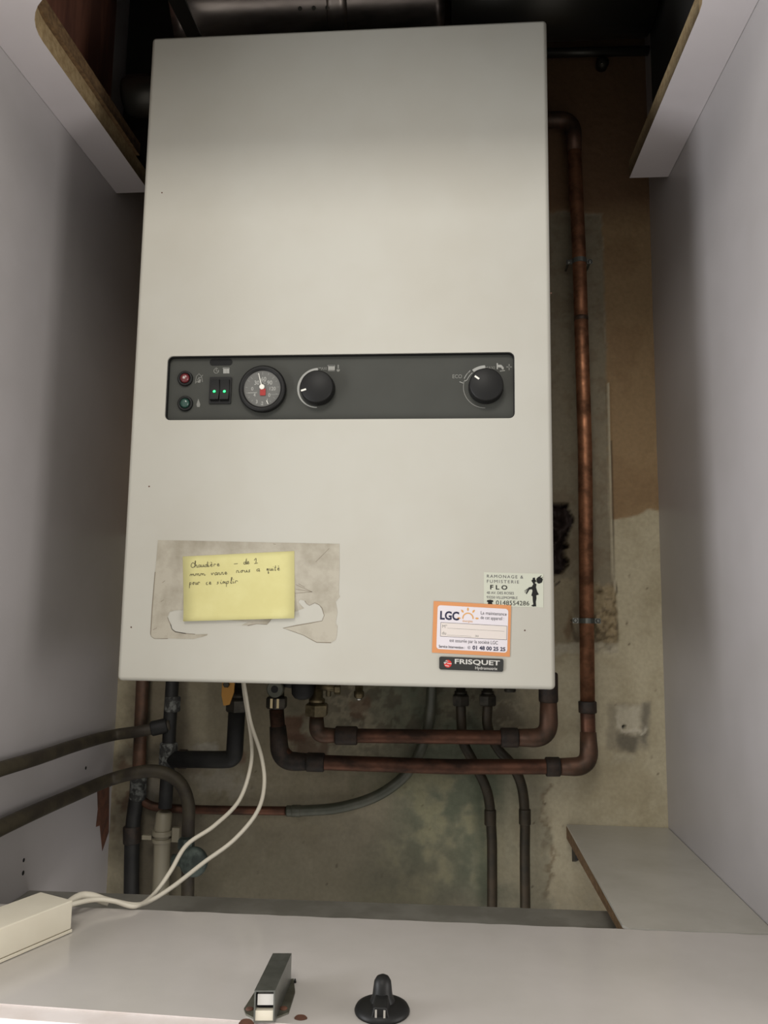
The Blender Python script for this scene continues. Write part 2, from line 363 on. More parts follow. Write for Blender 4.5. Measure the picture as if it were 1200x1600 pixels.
tc = nt.nodes.new('ShaderNodeTexCoord'); nt.links.new(tc.outputs['Object'], nn.inputs['Vector'])
rr = nt.nodes.new('ShaderNodeMapRange'); rr.inputs['To Min'].default_value = .78; rr.inputs['To Max'].default_value = 1.18; nt.links.new(nn.outputs['Fac'], rr.inputs['Value'])
mm = nt.nodes.new('ShaderNodeVectorMath'); mm.operation = 'SCALE'; nt.links.new(at.outputs['Color'], mm.inputs[0]); nt.links.new(rr.outputs[0], mm.inputs['Scale'])
nt.links.new(mm.outputs[0], nt.nodes['Principled BSDF'].inputs['Base Color'])
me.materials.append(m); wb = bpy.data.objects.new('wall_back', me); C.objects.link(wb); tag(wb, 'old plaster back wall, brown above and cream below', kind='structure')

def struct(name, m, label=None):
    o = m.build(name); tag(o, label, kind='structure'); return o
b_ = mb(MEL); b_.box((XL-.018, YF, ZBOT), (XL, YB+.03, ZTOP)); wl = struct('wall_left', b_, 'pale grey melamine side panel on the left')
b_ = mb(MEL); b_.box((XR, YF, ZBOT), (XR+.018, YB+.03, ZTOP)); wr = struct('wall_right', b_, 'pale grey melamine side panel on the right')
b_ = mb(BLD); b_.box((XL-.018, YF-.018, ZTOP), (XR+.018, YB+.03, ZTOP+.018)); struct('ceiling', b_)
# marks on the left panel
for px, py, rr_ in ((37, 1344, .0026), (36, 1364, .0030), (134, 1200, .0026)):
    q = atx(px, py, XL); h = mb(BLKM); h.lathe(q+Vector((.0003, 0, 0)), (-1, 0, 0), [(0, rr_), (.004, rr_*.8)], 12); h.build('peg_hole', wl)
pts = [atx(a, b, XL+.0004) for a, b in ((152, 1236), (171, 1228), (170, 1300), (160, 1330), (156, 1290), (150, 1292), (153, 1265))]
h = mb(RUST); h.prism(pts, (-.0003, 0, 0)); h.build('bare_chipboard_patch', wl)

# ------------------------------------------------------------------ cut-out top board round the boiler
YPB = 1.185; hx0, hx1, hy0 = -.4904, .2833, .76
def hole(x0, x1, y0, r, y1):
    p = [(x1, y1)]
    p += [(x1-r+r*math.cos(t), y0+r-r*math.sin(t)) for t in [k*PI/2/10 for k in range(11)]]
    p += [(x0+r-r*math.sin(t), y0+r-r*math.cos(t)) for t in [k*PI/2/10 for k in range(11)]]
    p += [(x0, y1)]; return p
def cut_board(hp, z0, z1, x0, x1, yf, yb, under, edge):
    m = MB(); m.use(under)
    n = len(hp)
    outer = [(x1, yb)]+[(x1, yf)]*0
    # strips from the opening to the outer border
    mid = n//2
    def out(i):
        x, y = hp[i]
        if i == 0: return (x1, yb)
        if i == n-1: return (x0, yb)
        if i <= 6: return (x1, y if i > 1 else y)
        if i >= n-7: return (x0, y)
        return (x, yf)
    ring = [out(i) for i in range(n)]
    for z, mt in ((z0, under), (z1, edge)):
        m.use(mt)
        for i in range(n-1):
            a, b, c, d = hp[i], hp[i+1], ring[i+1], ring[i]
            q = [(*a, z), (*b, z), (*c, z)]
            if i+1 == 7: q += [(x1, yf, z)]
            if i == n-8: q += [(x0, yf, z)]
            q += [(*d, z)]
            m.add(q, [list(range(len(q)))])
    m.use(edge)
    for i in range(n-1): m.add([(*hp[i], z0), (*hp[i+1], z0), (*hp[i+1], z1), (*hp[i], z1)], [(0, 1, 2, 3)], True)
    for a, b in (((x1, yf), (x1, yb)), ((x1, yb), hp[0]), (hp[-1], (x0, yb)), ((x0, yb), (x0, yf)), ((x0, yf), (x1, yf))):
        m.add([(*a, z0), (*b, z0), (*b, z1), (*a, z1)], [(0, 1, 2, 3)])
    return m
hp = hole(hx0, hx1, hy0, .08, YPB)
o = cut_board(hp, ZP, ZP+.027, XL+.0005, XR-.0005, YF, YPB, MELP, CHIP).build('cutout_board')
tag(o, 'pale grey melamine board with a rounded cut-out around the top of the boiler', 'board')
hp2 = hole(hx0+.006, hx1+.02, hy0-.005, .06, YPB-.06)
o = cut_board(hp2, ZP+.0275, ZP+.047, XL+.0005, XR-.0005, YF, YPB-.06, CHIPD, CHIPD).build('chipboard_panel')
tag(o, 'raw brown chipboard panel lying on top of the grey cut-out board', 'board')
b_ = mb(MEL); b_.box((XL-.018, YF-.0185, ZP), (XR+.018, YF-.0005, ZTOP)); struct('door_1', b_, 'closed cupboard front above the cut-out board')

# ------------------------------------------------------------------ ledge, lower board, right shelf
bl, br_ = atz(205, 1421, ZS), atz(975, 1452, ZS); fl, fr = atz(0, 1568, ZS), atz(470, 1601, ZS)
def ext(a, b, x):
    t = (x-a.x)/(b.x-a.x); return a+(b-a)*t
P1, P2 = ext(bl, br_, XL+.001), ext(bl, br_, XR-.001); P3, P4 = ext(fl, fr, XR-.001), ext(fl, fr, XL+.001)
print('ledge', P1, P2, P3, P4)
b_ = mb(LEDGE)
# worn, slightly wavy back edge
back = [P1+(P2-P1)*(i/60)+Vector((0, math.sin(i*1.7)*.0006+random.uniform(-.0006, .0006), 0)) for i in range(61)]
top = back+[P3, P4]; b_.add([p for p in top], [list(range(len(top)))[::-1]])
lo_ = [p-Vector((0, 0, .022)) for p in top]; b_.add(lo_, [list(range(len(lo_)))])
n = len(top)
for i in range(n):
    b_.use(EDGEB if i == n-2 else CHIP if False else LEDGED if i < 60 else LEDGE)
    j = (i+1) % n; b_.add([top[i], lo_[i], lo_[j], top[j]], [(0, 1, 2, 3)])
ledge = thing('ledge', 'glossy pale grey melamine ledge along the bottom, holding the steel catch and black knob', 'ledge', P4)
b_.build('board', ledge)
b_ = mb(EDGEB); b_.prism([P4+Vector((0, -.0205, -.0005)), P3+Vector((0, -.0205, -.001)), P3+Vector((0, -.0005, -.001)), P4+Vector((0, -.0005, -.001))], (0, 0, -.07))
tag(b_.build('front_lip', ledge), 'bright white front strip')
for px, py, a, c in ((385, 1599, 12, 7), (470, 1590, 10, 4.5)):
    b_ = mb(RUST); b_.prism([atz(px+a*math.cos(t)*(1+.12*math.sin(3*t)), py+c*math.sin(t), ZS+.0002) for t in [k*PI/8 for k in range(16)]], (0, 0, .0003))
    tag(b_.build('chipped_spot', ledge), 'brown chip at the front edge')
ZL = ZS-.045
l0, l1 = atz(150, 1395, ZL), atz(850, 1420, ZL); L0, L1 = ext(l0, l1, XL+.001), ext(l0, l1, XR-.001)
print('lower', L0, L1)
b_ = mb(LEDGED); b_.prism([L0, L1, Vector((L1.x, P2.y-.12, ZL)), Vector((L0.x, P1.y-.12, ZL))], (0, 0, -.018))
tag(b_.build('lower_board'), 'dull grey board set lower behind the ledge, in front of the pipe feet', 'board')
xs = .18795; yj = P2.y
jl = ext(P1, P2, xs)
b_ = mb(SHELF); b_.prism([Vector((xs, YB-.003, ZS)), Vector((XR-.001, YB-.003, ZS)), P2+Vector((0, .0035, 0)), jl+Vector((0.004, .0035, 0)), jl+Vector((-.001, .012, 0))], (0, 0, -.003))
rs = thing('side_shelf', 'grey melamine shelf strip in the right corner running to the back wall', 'shelf', (xs, YB, ZS-.02))
b_.build('top', rs)
b_ = mb(CHIPD); b_.prism([Vector((xs-.0005, YB-.003, ZS-.003)), Vector((XR-.001, YB-.003, ZS-.003)), P2+Vector((0, .0035, -.003)), jl+Vector((0.003, .0035, -.003))], (0, 0, -.018))
tag(b_.build('core', rs), 'brown chipboard core showing along the left edge')
q = aty(897, 1330, YB); b_ = mb(BLK); b_.prism([(q.x-.004, YB-.05, ZS-.0215), (q.x-.004, YB-.004, ZS-.0215), (q.x-.004, YB-.004, ZS-.055), (q.x-.004, YB-.03, ZS-.045)], (.006, 0, 0)); b_.build('bracket', rs)

# ================================================================== BOILER
BY = .94; BX0, BX1, BZ0, BZ1 = -.39726, .12608, CZ-.0886, CZ+.75952
boiler = thing('boiler', 'cream enamelled wall-hung gas boiler with a dark grey control strip', 'boiler', ((BX0+BX1)/2, 1.1, BZ0))
def bq(a, b): return aty(a, b, BY)
case = mb(CASE); case.box((BX0, BY, BZ0), (BX1, YB-.014, BZ1)); case = case.build('casing', boiler)
# opening for the control strip
c_tl, c_tr, c_br, c_bl = bq(262, 556), bq(804, 550), bq(804.5, 654), bq(257, 656)
cx0 = (c_tl.x+c_bl.x)/2; cx1 = (c_tr.x+c_br.x)/2; cz1 = (c_tl.z+c_tr.z)/2; cz0 = (c_bl.z+c_br.z)/2; RC = .007
print('panel', cx0, cx1, cz0-CZ, cz1-CZ, [tuple(round(v, 4) for v in p) for p in (c_tl, c_tr, c_br, c_bl)])
def rrect(x0, z0, x1, z1, r, y, n=6):
    pts = []
    for cx, cz, a in ((x1-r, z1-r, 0), (x0+r, z1-r, PI/2), (x0+r, z0+r, PI), (x1-r, z0+r, 1.5*PI)):
        for k in range(n+1): t = a+k/n*PI/2; pts.append(Vector((cx+r*math.cos(t), y, cz+r*math.sin(t))))
    return pts
bm = bmesh.new(); bm.from_mesh(case.data)
bmesh.ops.bevel(bm, geom=[e for e in bm.edges], offset=.0055, segments=5, profile=.5, affect='EDGES')
bm.to_mesh(case.data); bm.free()
RD = .011
cut = mb(CASE); cut.prism(rrect(cx0, cz0, cx1, cz1, RC, BY-.02), (0, .02+RD, 0)); cut = cut.build('cut', boiler)
md = case.modifiers.new('b', 'BOOLEAN'); md.object = cut; md.operation = 'DIFFERENCE'; md.solver = 'EXACT'
bpy.context.view_layer.update()
me = bpy.data.meshes.new_from_object(case.evaluated_get(bpy.context.evaluated_depsgraph_get()))
case.modifiers.clear(); case.data = me; bpy.data.objects.remove(cut)
for p in me.polygons: p.use_smooth = False
bm = bmesh.new(); bm.from_mesh(me)
for f in bm.faces: f.smooth = True
for e in bm.edges:
    if len(e.link_faces) == 2 and e.calc_face_angle(0) > .5: e.smooth = False
bm.to_mesh(me); bm.free()
wn = case.modifiers.new('wn', 'WEIGHTED_NORMAL'); wn.keep_sharp = True
# small dings
for px, py in ((253, 301), (233, 760), (205, 980), (861, 458), (820, 985)):
    q = bq(px, py); b_ = mb(RUST); b_.lathe(q+Vector((0, -.0002, 0)), (0, 1, 0), [(0, .0009), (.0004, .0011)], 8); b_.build('paint_chip', boiler)

cpan = mb(PANEL); PY = BY+RD-.0035
cpan.prism(rrect(cx0+.0004, cz0+.0004, cx1-.0004, cz1-.0004, RC-.0004, PY), (0, .0034, 0)); cpan = cpan.build('control_panel', boiler)
ro = rrect(cx0+.0001, cz0+.0001, cx1-.0001, cz1-.0001, RC, BY+.0022); ri_ = rrect(cx0+.0011, cz0+.0011, cx1-.0011, cz1-.0011, RC-.001, BY+.0022)
b_ = mb(BLK); n = len(ro); dv_ = Vector((0, PY-BY-.0023, 0))  # rim for the panel's dark side; edge shadow put into its black
b_.add(ro+ri_+[p+dv_ for p in ri_], [(i, (i+1) % n, n+(i+1) % n, n+i) for i in range(n)]+[(n+i, n+(i+1) % n, 2*n+(i+1) % n, 2*n+i) for i in range(n)])
tag(b_.build('panel_shadow_rim', cpan), 'thin black rim inside the opening, with its shadow line coloured in')
def cq(a, b, y=PY): return aty(a, b, y)
PXM = PY/FPX*1.012   # metres per photo pixel on the strip
# round indicator lamps
for (px, py, mt, nm, lb) in ((290, 592, RED, 'indicator_lamp', 'dark red round lamp'), (290, 631, GRN, 'indicator_lamp', 'dark green round lamp')):
    q = cq(px, py); r = 12.5*PXM
    b_ = mb(BLK); b_.lathe(q, (0, -1, 0), [(0, r), (.003, r*.98), (.0035, r*.9), (.0035, r*.68), (.001, r*.66)], 32); o = b_.build(nm, cpan); tag(o, lb)
    b_ = mb(mt); b_.lathe(q, (0, -1, 0), [(0.001, r*.66), (.004, r*.62), (.0058, r*.45), (.0062, r*.2), (.0062, .0001)], 24); b_.build('lens', o)
    if mt is RED:
        b_ = mb(WHITE)
        for a in range(4): b_.ribbon([q+Vector((math.cos(a*PI/4)*2.6*PXM, -.0064, math.sin(a*PI/4)*2.6*PXM)), q-Vector((math.cos(a*PI/4)*2.6*PXM, .0064, math.sin(a*PI/4)*2.6*PXM))], .00035, (0, -1, 0))
        # part of the lens marking
        b_.build('star_mark', o)
# slot
a, b = cq(328, 561), cq(363, 571); b_ = mb(BLKM); b_.prism(rrect(a.x, b.z, b.x, a.z, abs(a.z-b.z)*.49, PY-.0004), (0, .0003, 0)); b_.build('slot', cpan)
# rocker switches
a, b = cq(328.5, 590), cq(361, 631)
b_ = mb(BLK); b_.prism(rrect(a.x, b.z, b.x, a.z, .001, PY-.0022), (0, .0021, 0)); fr_ = b_.build('switch_frame', cpan)
for k, (u0, u1) in enumerate(((331, 343), (346, 358.5))):
    a, b = cq(u0, 594), cq(u1, 627); mz = (a.z+b.z)/2
    prof = [(PY-.0022, a.z), (PY-.0055, a.z-.001), (PY-.0032, mz), (PY-.0068, b.z+.001), (PY-.0022, b.z)]
    b_ = mb(BLK); b_.prism([(a.x, y, z) for y, z in prof], (b.x-a.x, 0, 0)); sw = b_.build('rocker_switch', fr_, bevel=.0003)
    # glowing green lamp in the rocker
    q = Vector(((a.x+b.x)/2+(.0003 if k else -.0001), PY-.0056, mz-.0024)); b_ = mb(GLED); b_.lathe(q, (0, -1, .25), [(0, .0018), (.0007, .0013), (.0009, .0002)], 12); b_.build('green_light', fr_)
# printed symbols
pr = mb(LGREY)
def sq(px, py): q = cq(px, py); return q+Vector((0, -.0002, 0))
def pline(pts, w): pr.ribbon([sq(*p) for p in pts], w*PXM, (0, -1, 0))
def pfill(pts): pr.add([sq(*p) for p in pts], [list(range(len(pts)))])
pr.use(MGREY)
cc = sq(338, 579.5); pr.ribbon(arc(cc, 4*PXM, .9, 2*PI+.4, 16), 1*PXM, (0, -1, 0)); pline([(338, 574), (338, 580), (341, 580)], 1)
pr.use(LGREY)
for k in range(4): pfill([(349+k*2.4, 574.5), (351+k*2.4, 574.5), (351+k*2.4, 583.5), (349+k*2.4, 583.5)])
pline([(348, 575.5), (359, 575.5)], 1)
pr.use(MGREY)
for (x, y) in ((311, 592), (310, 630)):
    pfill([(x-2, y+6), (x-3, y+2), (x, y-7 if y > 600 else y-3), (x+3, y+2), (x+2, y+6)])
pline([(305.5, 597), (307, 588), (311, 584), (315, 588), (316.5, 597)], .9)
pline([(305, 599), (317, 586)], 1)
pr.build('switch_and_lamp_symbols', cpan); pr = mb(LGREY)
# scales round the two dials
def scale_arc(cx, cy, r, a0, a1, w0, w1, mt):
    pr.use(mt); n = 40; c = cq(cx, cy); pts = [c+Vector((math.cos(a0+(a1-a0)*i/n)*(r+ (w0+(w1-w0)*i/n)/2)*PXM, -.0002, math.sin(a0+(a1-a0)*i/n)*(r+(w0+(w1-w0)*i/n)/2)*PXM)) for i in range(n+1)]
    pr.ribbon(pts, [(w0+(w1-w0)*i/n)*PXM for i in range(n+1)], (0, -1, 0))
scale_arc(496, 608, 29.5, PI/2, PI*1.5, 5.5, 1.2, LGREY)
scale_arc(758, 604.5, 30, PI/2, 2.2, 5, 4.5, LGREY)
scale_arc(758, 604.5, 33.5, PI*1.0-.35, PI*1.5, 1.1, 1.1, MGREY)
scale_arc(758, 604.5, 30, 2.28, 2.75, 1, 1, LGREY); scale_arc(758, 604.5, 35, 2.28, 2.75, 1, 1, LGREY)
pline([(734.5, 580), (730.5, 583.5)], 1); pline([(730, 593.5), (724, 597)], 1); pline([(718, 596.5), (724.5, 599)], 1)
pr.use(LGREY)
PS = Sheet((262, 556), (804, 550), (804.5, 654), (257, 656), PY)
def ptext(txt, px, py, hpx, wpx, mt):
    pr.use(mt); q = cq(px, py); size = hpx*PXM/.69; vs, fs = text_geo(txt, size, 0.01*size); x1 = max(a[0] for a in vs); x0 = min(a[0] for a in vs); k = wpx*PXM/(x1-x0)
    pr.add([q+Vector(((a[0]-x0)*k, -.0002, a[1])) for a in vs], fs)
ptext('ECO', 707, 591, 6, 15, MGREY); ptext('MAXI', 758, 577, 4.5, 15, MGREY); pr.build('hot_water_scale', cpan); pr = mb(MGREY); ptext('MAXI', 498, 578, 4.5, 13, MGREY)
pr.use(LGREY)
for k in range(4): pfill([(513+k*2.6, 570.5), (515.2+k*2.6, 570.5), (515.2+k*2.6, 580), (513+k*2.6, 580)])
pline([(512, 571.5), (523.5, 571.5)], 1.4); pline([(512.5, 579), (523, 579)], 1)
pr.use(MGREY); pline([(528.5, 570), (528.5, 577)], 2); cc = sq(528.5, 578.5); pr.add(arc(cc, 2.6*PXM, 0, 2*PI*11/12, 11), [list(range(12))])
pr.use(LGREY); pline([(777, 567.5), (777, 577)], 2); pfill([(778, 570), (783, 570), (787, 574), (787, 577.5), (784.5, 577.5), (783, 574.5), (778, 574)]); pline([(781, 580), (789, 579)], 1.2)
pr.use(MGREY); pline([(791, 573.5), (800, 573.5)], 1.6); pline([(795.5, 569), (795.5, 578.5)], 1.6)
tag(pr.build('printed_symbols', cpan), 'light grey printed scales and symbols')
# gauge
gc = cq(411.5, 609.5); r = 38.5*PXM
g0 = mb(BLK); g0.lathe(gc, (0, -1, 0), [(0, r*.98), (.006, r), (.0085, r*.97), (.0095, r*.9), (.0088, r*.8), (.0062, r*.775)], 48); gau = g0.build('gauge', cpan); tag(gau, 'round black-rimmed thermometer and pressure gauge')
b_ = mb(DIAL); b_.lathe(gc, (0, -1, 0), [(.003, r*.775), (.0064, r*.775), (.0065, r*.77), (.0065, .0001)], 48, smooth=False); b_.build('dial', gau)
b_ = mb(LGREY); ri = r*.775
def gp(a, k, l=.0067): return gc+Vector((math.sin(math.radians(a))*ri*k, -l, math.cos(math.radians(a))*ri*k))
for a in (-85, -60, -45, -20, 0, 22, 45, 62, 85): b_.ribbon([gp(a, .80 if a % 45 else .76), gp(a, .92)], .0003, (0, -1, 0))
for a in range(110, 255, 18): b_.ribbon([gp(a, .80), gp(a, .9)], .0003, (0, -1, 0))
def gt(t, dx, dz, h):
    vs, fs = text_geo(t, h, h*.015, 1, 'CENTER'); q = gc+Vector((dx*PXM, -.0067, dz*PXM)); b_.add([q+Vector((v[0]*.9, 0, v[1])) for v in vs], fs)
gt('60', 2, 12.5, .0075); gt('30', -9, 6.5, .0075); gt('90', 12, 6.5, .0075); gt('0', -16, -3, .0065); gt('120', 16.5, -3, .0065); gt('\u00b0C', 2.5, 8, .0045)
gt('4', -12, -13, .0062); gt('0', 12, -13.5, .0065); gt('3', -8, -24, .0062); gt('2', 1, -27, .0062); gt('1', 9, -22, .0062)
b_.ribbon([gp(-97, .88), gp(-122, .28)], .0001, (0, -1, 0)); b_.ribbon([gc+Vector((-26*PXM, -.0067, -7*PXM)), gc+Vector((-8*PXM, -.0067, -6.6*PXM))], .0008, (0, -1, 0))
b_.ribbon([gc+Vector((12*PXM, -.0067, -9.6*PXM)), gc+Vector((28*PXM, -.0067, -9.6*PXM))], .0003, (0, -1, 0))
b_.build('dial_figures', gau)
b_ = mb(REDP); q = gc+Vector((1.5*PXM, 0, -6*PXM)); b_.prism(rrect(q.x-4.5*PXM, q.z-5.5*PXM, q.x+4.5*PXM, q.z+5.5*PXM, .0008, gc.y-.0078), (0, .001, 0)); tag(b_.build('pressure_hub', gau), 'small red square hub')
hubc = gc+Vector((0, -.0085, 2.5*PXM))
b_ = mb(WHITE); b_.lathe(hubc+Vector((0, .001, 0)), (0, -1, 0), [(0, 4.4*PXM), (.001, 4.2*PXM), (.0014, 3*PXM)], 24)
b_.ribbon([hubc+Vector((0, -.0003, 0)), hubc+Vector((-6*PXM, -.0003, 22*PXM))], [.0012, .0007], (0, -1, 0))
b_.build('needle', gau)
b_ = mb(WHITE); b_.ribbon([gc+Vector((8*PXM, -.008, -20*PXM)), gc+Vector((11*PXM, -.008, -26*PXM))], .0007, (0, -1, 0)); b_.build('pressure_needle', gau)
# knobs
for px, py, ang in ((497.5, 608.5, 197), (759, 605.5, 144)):
    q = cq(px, py); r = 27.6*PXM
    b_ = mb(BLK); b_.lathe(q, (0, -1, 0), [(.0003, r*.98), (.002, r), (.012, r*.965), (.0142, r*.94), (.0152, r*.88), (.0152, .0001)], 56)
    kn = b_.build('control_knob', cpan)
    for p in kn.data.polygons: p.use_smooth = len(p.vertices) < 10
    a = math.radians(ang); e = Vector((math.cos(a), 0, math.sin(a))); c = q+Vector((0, -.0155, 0))
    b_ = mb(WHITE); b_.ribbon([c+e*r*.62, c+e*r*.92] if ang > 150 else [c+e*r*.5, c+e*r*.8], .0022, (0, -1, 0)); b_.build('pointer_mark', kn)

# badge
bs = Sheet((686.3, 1025.7), (786.7, 1029.6), (786, 1049.6), (686.3, 1045.8), BY)
b_ = mb(BADGE); bs.rect(b_, 0, 0, 1, 1, .0022, r=.0022, th=.0021); bad = b_.build('maker_badge', boiler); tag(bad, 'black plate with the maker name in silver letters')
b_ = mb(SILV); bs.text(b_, 'FRISQUET', .235, .50, .36, .0024, bold=.022, width=.70); bs.text(b_, 'Hydromotrix', .56, .12, .22, .0024, bold=.008, width=.345); b_.build('badge_lettering', bad)
b_ = mb(LOGO); c = bs.p(.135, .47, .0024); rr2 = bs.H*.30; b_.add(arc(c, rr2, 0, 2*PI*23/24, 23), [list(range(24))])
b_.use(SILV)
for s in ((-.9, .45, .1, .62), (-.2, .1, 1.0, .02), (-.7, -.45, .3, -.62)):
    b_.ribbon([c+Vector((s[0]*rr2, -.0002, s[1]*rr2)), c+Vector((s[2]*rr2, -.0002, s[3]*rr2))], rr2*.2, (0, -1, 0))
b_.ribbon([c+Vector((-.95*rr2, -.0002, .1*rr2)), c+Vector((-.2*rr2, -.0002, .75*rr2))], rr2*.5, (0, -1, 0))
b_.build('badge_emblem', bad)

# ------------------------------------------------------------------ papers stuck on the boiler
def c5(x, y): return (220+x/3.53, 820+y/3.53)
outline = [(95,85),(300,88),(700,97),(905,101),(1095,105),(1096,240),(1092,385),(1100,395),(1075,425),(1085,480),(1075,540),(1085,560),(1082,610),(1075,635),(1050,650),(970,648),(935,630),(900,610),(840,588),(785,570),(860,555),(930,543),(1000,530),(1012,500),(1000,460),(985,442),(960,430),(930,445),(915,435),(905,420),(880,412),(868,425),(880,440),(900,460),(850,480),(800,500),(720,520),(705,540),(695,550),(640,546),(590,556),(555,555),(570,546),(590,535),(400,520),(235,470),(190,472),(160,480),(148,510),(155,530),(165,550),(172,575),(190,590),(250,600),(300,604),(370,602),(365,610),(340,618),(290,630),(150,627),(75,628),(58,615),(55,600),(65,440),(80,260)]
old = thing('old_label', 'torn remains of a stained grey label under the yellow note', 'label', bq(236, 998))
b_ = mb(OLD); b_.prism([aty(*c5(*p), BY)-Vector((0, .0003, 0)) for p in outline], (0, .0002, 0)); b_.build('torn_sheet', old)
for seg in (outline[48:55], outline[14:30], outline[50:54], outline[-6:], outline[35:41]):
    b_ = mb(OLDE); b_.ribbon([aty(*c5(*p), BY)-Vector((0, .0004, 0)) for p in seg], [.0003+.0007*random.random() for _ in seg], (0, -1, 0)); b_.build('torn_edge', old)
for a, b in ((125, 315), (118, 420), (80, 575)):
    q = aty(*c5(a, b), BY); b_ = mb(OLDE)
    b_.ribbon([q+Vector((-.002+random.uniform(-.001, .001), -.0004, -.001)), q+Vector((.002, -.0004, .0015))], .0005, (0, -1, 0)); b_.build('crease', old)
for pts in ([(965,205),(1040,130)], [(855,330),(945,370)], [(855,355),(900,362),(945,370)], [(850,378),(945,370)], [(870,325),(905,345)], [(730,105),(745,108)]):
    b_ = mb(OLDE); b_.ribbon([aty(*c5(*p), BY)-Vector((0, .0004, 0)) for p in pts], .0005, (0, -1, 0)); b_.build('crease', old)
ns = Sheet((285.7, 869.6), (460, 861), (461, 966), (288, 970.7), BY)
note = thing('sticky_note', 'yellow square paper note with three lines of handwriting', 'note', ns.bl)
b_ = mb(PAPER); NV = 12
vs = [ns.p(u/8, v/NV, .0006+.003*max(0, 1-v/NV-.45)**2*4*(1+.2*u/8)) for v in range(NV+1) for u in range(9)]
b_.add(vs, [(v*9+u, v*9+u+1, (v+1)*9+u+1, (v+1)*9+u) for v in range(NV) for u in range(8)], True); o = b_.build('paper', note, recalc=False)
sd = o.modifiers.new('s', 'SOLIDIFY'); sd.thickness = .00012; sd.offset = -1
# single stroke handwriting: letters on a unit grid
L = {'C': [[(.8,.8),(.5,1.1),(.1,.7),(.1,.2),(.5,0),(.9,.25)]], 'h': [[(.1,0),(.35,1.3),(.2,1.3),(.15,.3),(.5,.6),(.6,.05),(.8,.1)]], 'a': [[(.6,.5),(.2,.45),(.15,.05),(.55,.15),(.65,.5),(.6,.05),(.85,.1)]],
     'u': [[(.1,.5),(.15,.05),(.45,.1),(.55,.5),(.6,.05),(.85,.1)]], 'd': [[(.6,.4),(.2,.4),(.1,.05),(.5,.1),(.75,1.2),(.65,.05),(.85,.05)]], 'i': [[(.1,.5),(.15,.05),(.4,.1)], [(.2,.8),(.28,.86)]],
     'e': [[(.05,.2),(.5,.35),(.3,.55),(.1,.25),(.3,0),(.65,.15)]], 'è': [[(.05,.2),(.5,.35),(.3,.55),(.1,.25),(.3,0),(.65,.15)], [(.2,.95),(.45,.75)]], 'r': [[(.1,0),(.15,.5),(.5,.45),(.55,.3)]],
     'm': [[(.05,0),(.12,.45),(.3,.4),(.33,.05),(.38,.4),(.58,.42),(.62,.05),(.85,.1)]], 'n': [[(.05,0),(.12,.45),(.4,.42),(.45,.05),(.7,.1)]], 'v': [[(.05,.5),(.25,.05),(.5,.5),(.7,.4)]],
     'o': [[(.4,.5),(.1,.3),(.25,0),(.5,.2),(.4,.5),(.75,.4)]], 's': [[(.45,.5),(.2,.4),(.4,.15),(.1,0)]], 'q': [[(.5,.45),(.15,.4),(.2,.05),(.5,.4),(.45,-.6),(.65,-.3)]], 't': [[(.3,1.0),(.2,.05),(.45,.05)], [(.05,.6),(.5,.66)]],
     'p': [[(.1,.5),(0,-.7)], [(.08,.4),(.45,.5),(.4,.1),(.1,.05)]], 'l': [[(.1,.1),(.45,1.1),(.3,1.2),(.2,.05),(.45,.1)]], 'c': [[(.45,.45),(.12,.35),(.2,0),(.55,.1)]], '-': [[(.0,.35),(.7,.38)]], '1': [[(.05,.6),(.4,1.0),(.35,0)], [(.05,0),(.7,.02)]]}
b_ = mb(INK)
def hand(txt, u, v, w, s=.0056):
    x = 0; strokes = []
    for ch in txt:
        if ch != ' ': strokes += [[(x+a, b) for a, b in st] for st in L[ch]]
        x += .78 if ch not in 'iell' else .5
    mx = max(a for st in strokes for a, b in st)
    for st in strokes:
        pts = [ns.p(u+a/mx*w, v+b*s/ns.H+.02*a/mx*w, .00095)+Vector((0, 0, random.uniform(-.04, .04)*s)) for a, b in st]
        b_.ribbon(smooth_path(pts, 4), .00055, (0, -1, 0))
for a in (('Chaudière', .073, .82, .26), ('-', .46, .82, .035), ('de', .545, .835, .055), ('1', .64, .84, .035, .0062), ('mmm', .06, .69, .145, .005), ('vanne', .253, .69, .146), ('nous', .48, .71, .125),
          ('a', .66, .72, .035), ('quitè', .75, .72, .12), ('pour', .055, .555, .095), ('ce', .205, .55, .05), ('simplir', .30, .55, .19)): hand(*a)
b_.build('handwriting', note)

fs = Sheet((756, 894), (849, 896.5), (849, 949), (756, 947), BY)
flo = thing('sweep_label', 'clear label with black sweep silhouette above the orange sticker', 'sticker', fs.bl)
b_ = mb(CLEAR); fs.rect(b_, 0, 0, 1, 1, .0003, th=.0002); b_.build('sheet', flo)
b_ = mb(DGREY)
fs.text(b_, 'RAMONAGE &', .045, .84, .09, .0005, width=.61, space=1.3); fs.text(b_, 'FUMISTERIE', .045, .69, .09, .0005, width=.54, space=1.3)
b_.use(BLK); fs.text(b_, 'F L O', .10, .50, .125, .0005, bold=.025, width=.29)
b_.use(DGREY); fs.text(b_, '48 AV. DES ROSES', .045, .36, .075, .0005, width=.46); fs.text(b_, '93250 VILLEMOMBLE', .045, .225, .075, .0005, width=.52)
b_.use(BLK); fs.text(b_, '0148554286', .20, .045, .13, .0005, width=.56)
b_.add([fs.p(.05+a*.11, .06+c*.12, .0005) for a, c in ((.15, 0), (.85, 0), (.8, .5), (1, .55), (.95, .95), (.5, 1.1), (.05, .95), (0, .55), (.2, .5))], [list(range(9))])
b_.build('print', flo)
def f6(x, y): return aty(660+x/5.4545, 880+y/5.4545, BY)-Vector((0, .0005, 0))
b_ = mb(BLK)
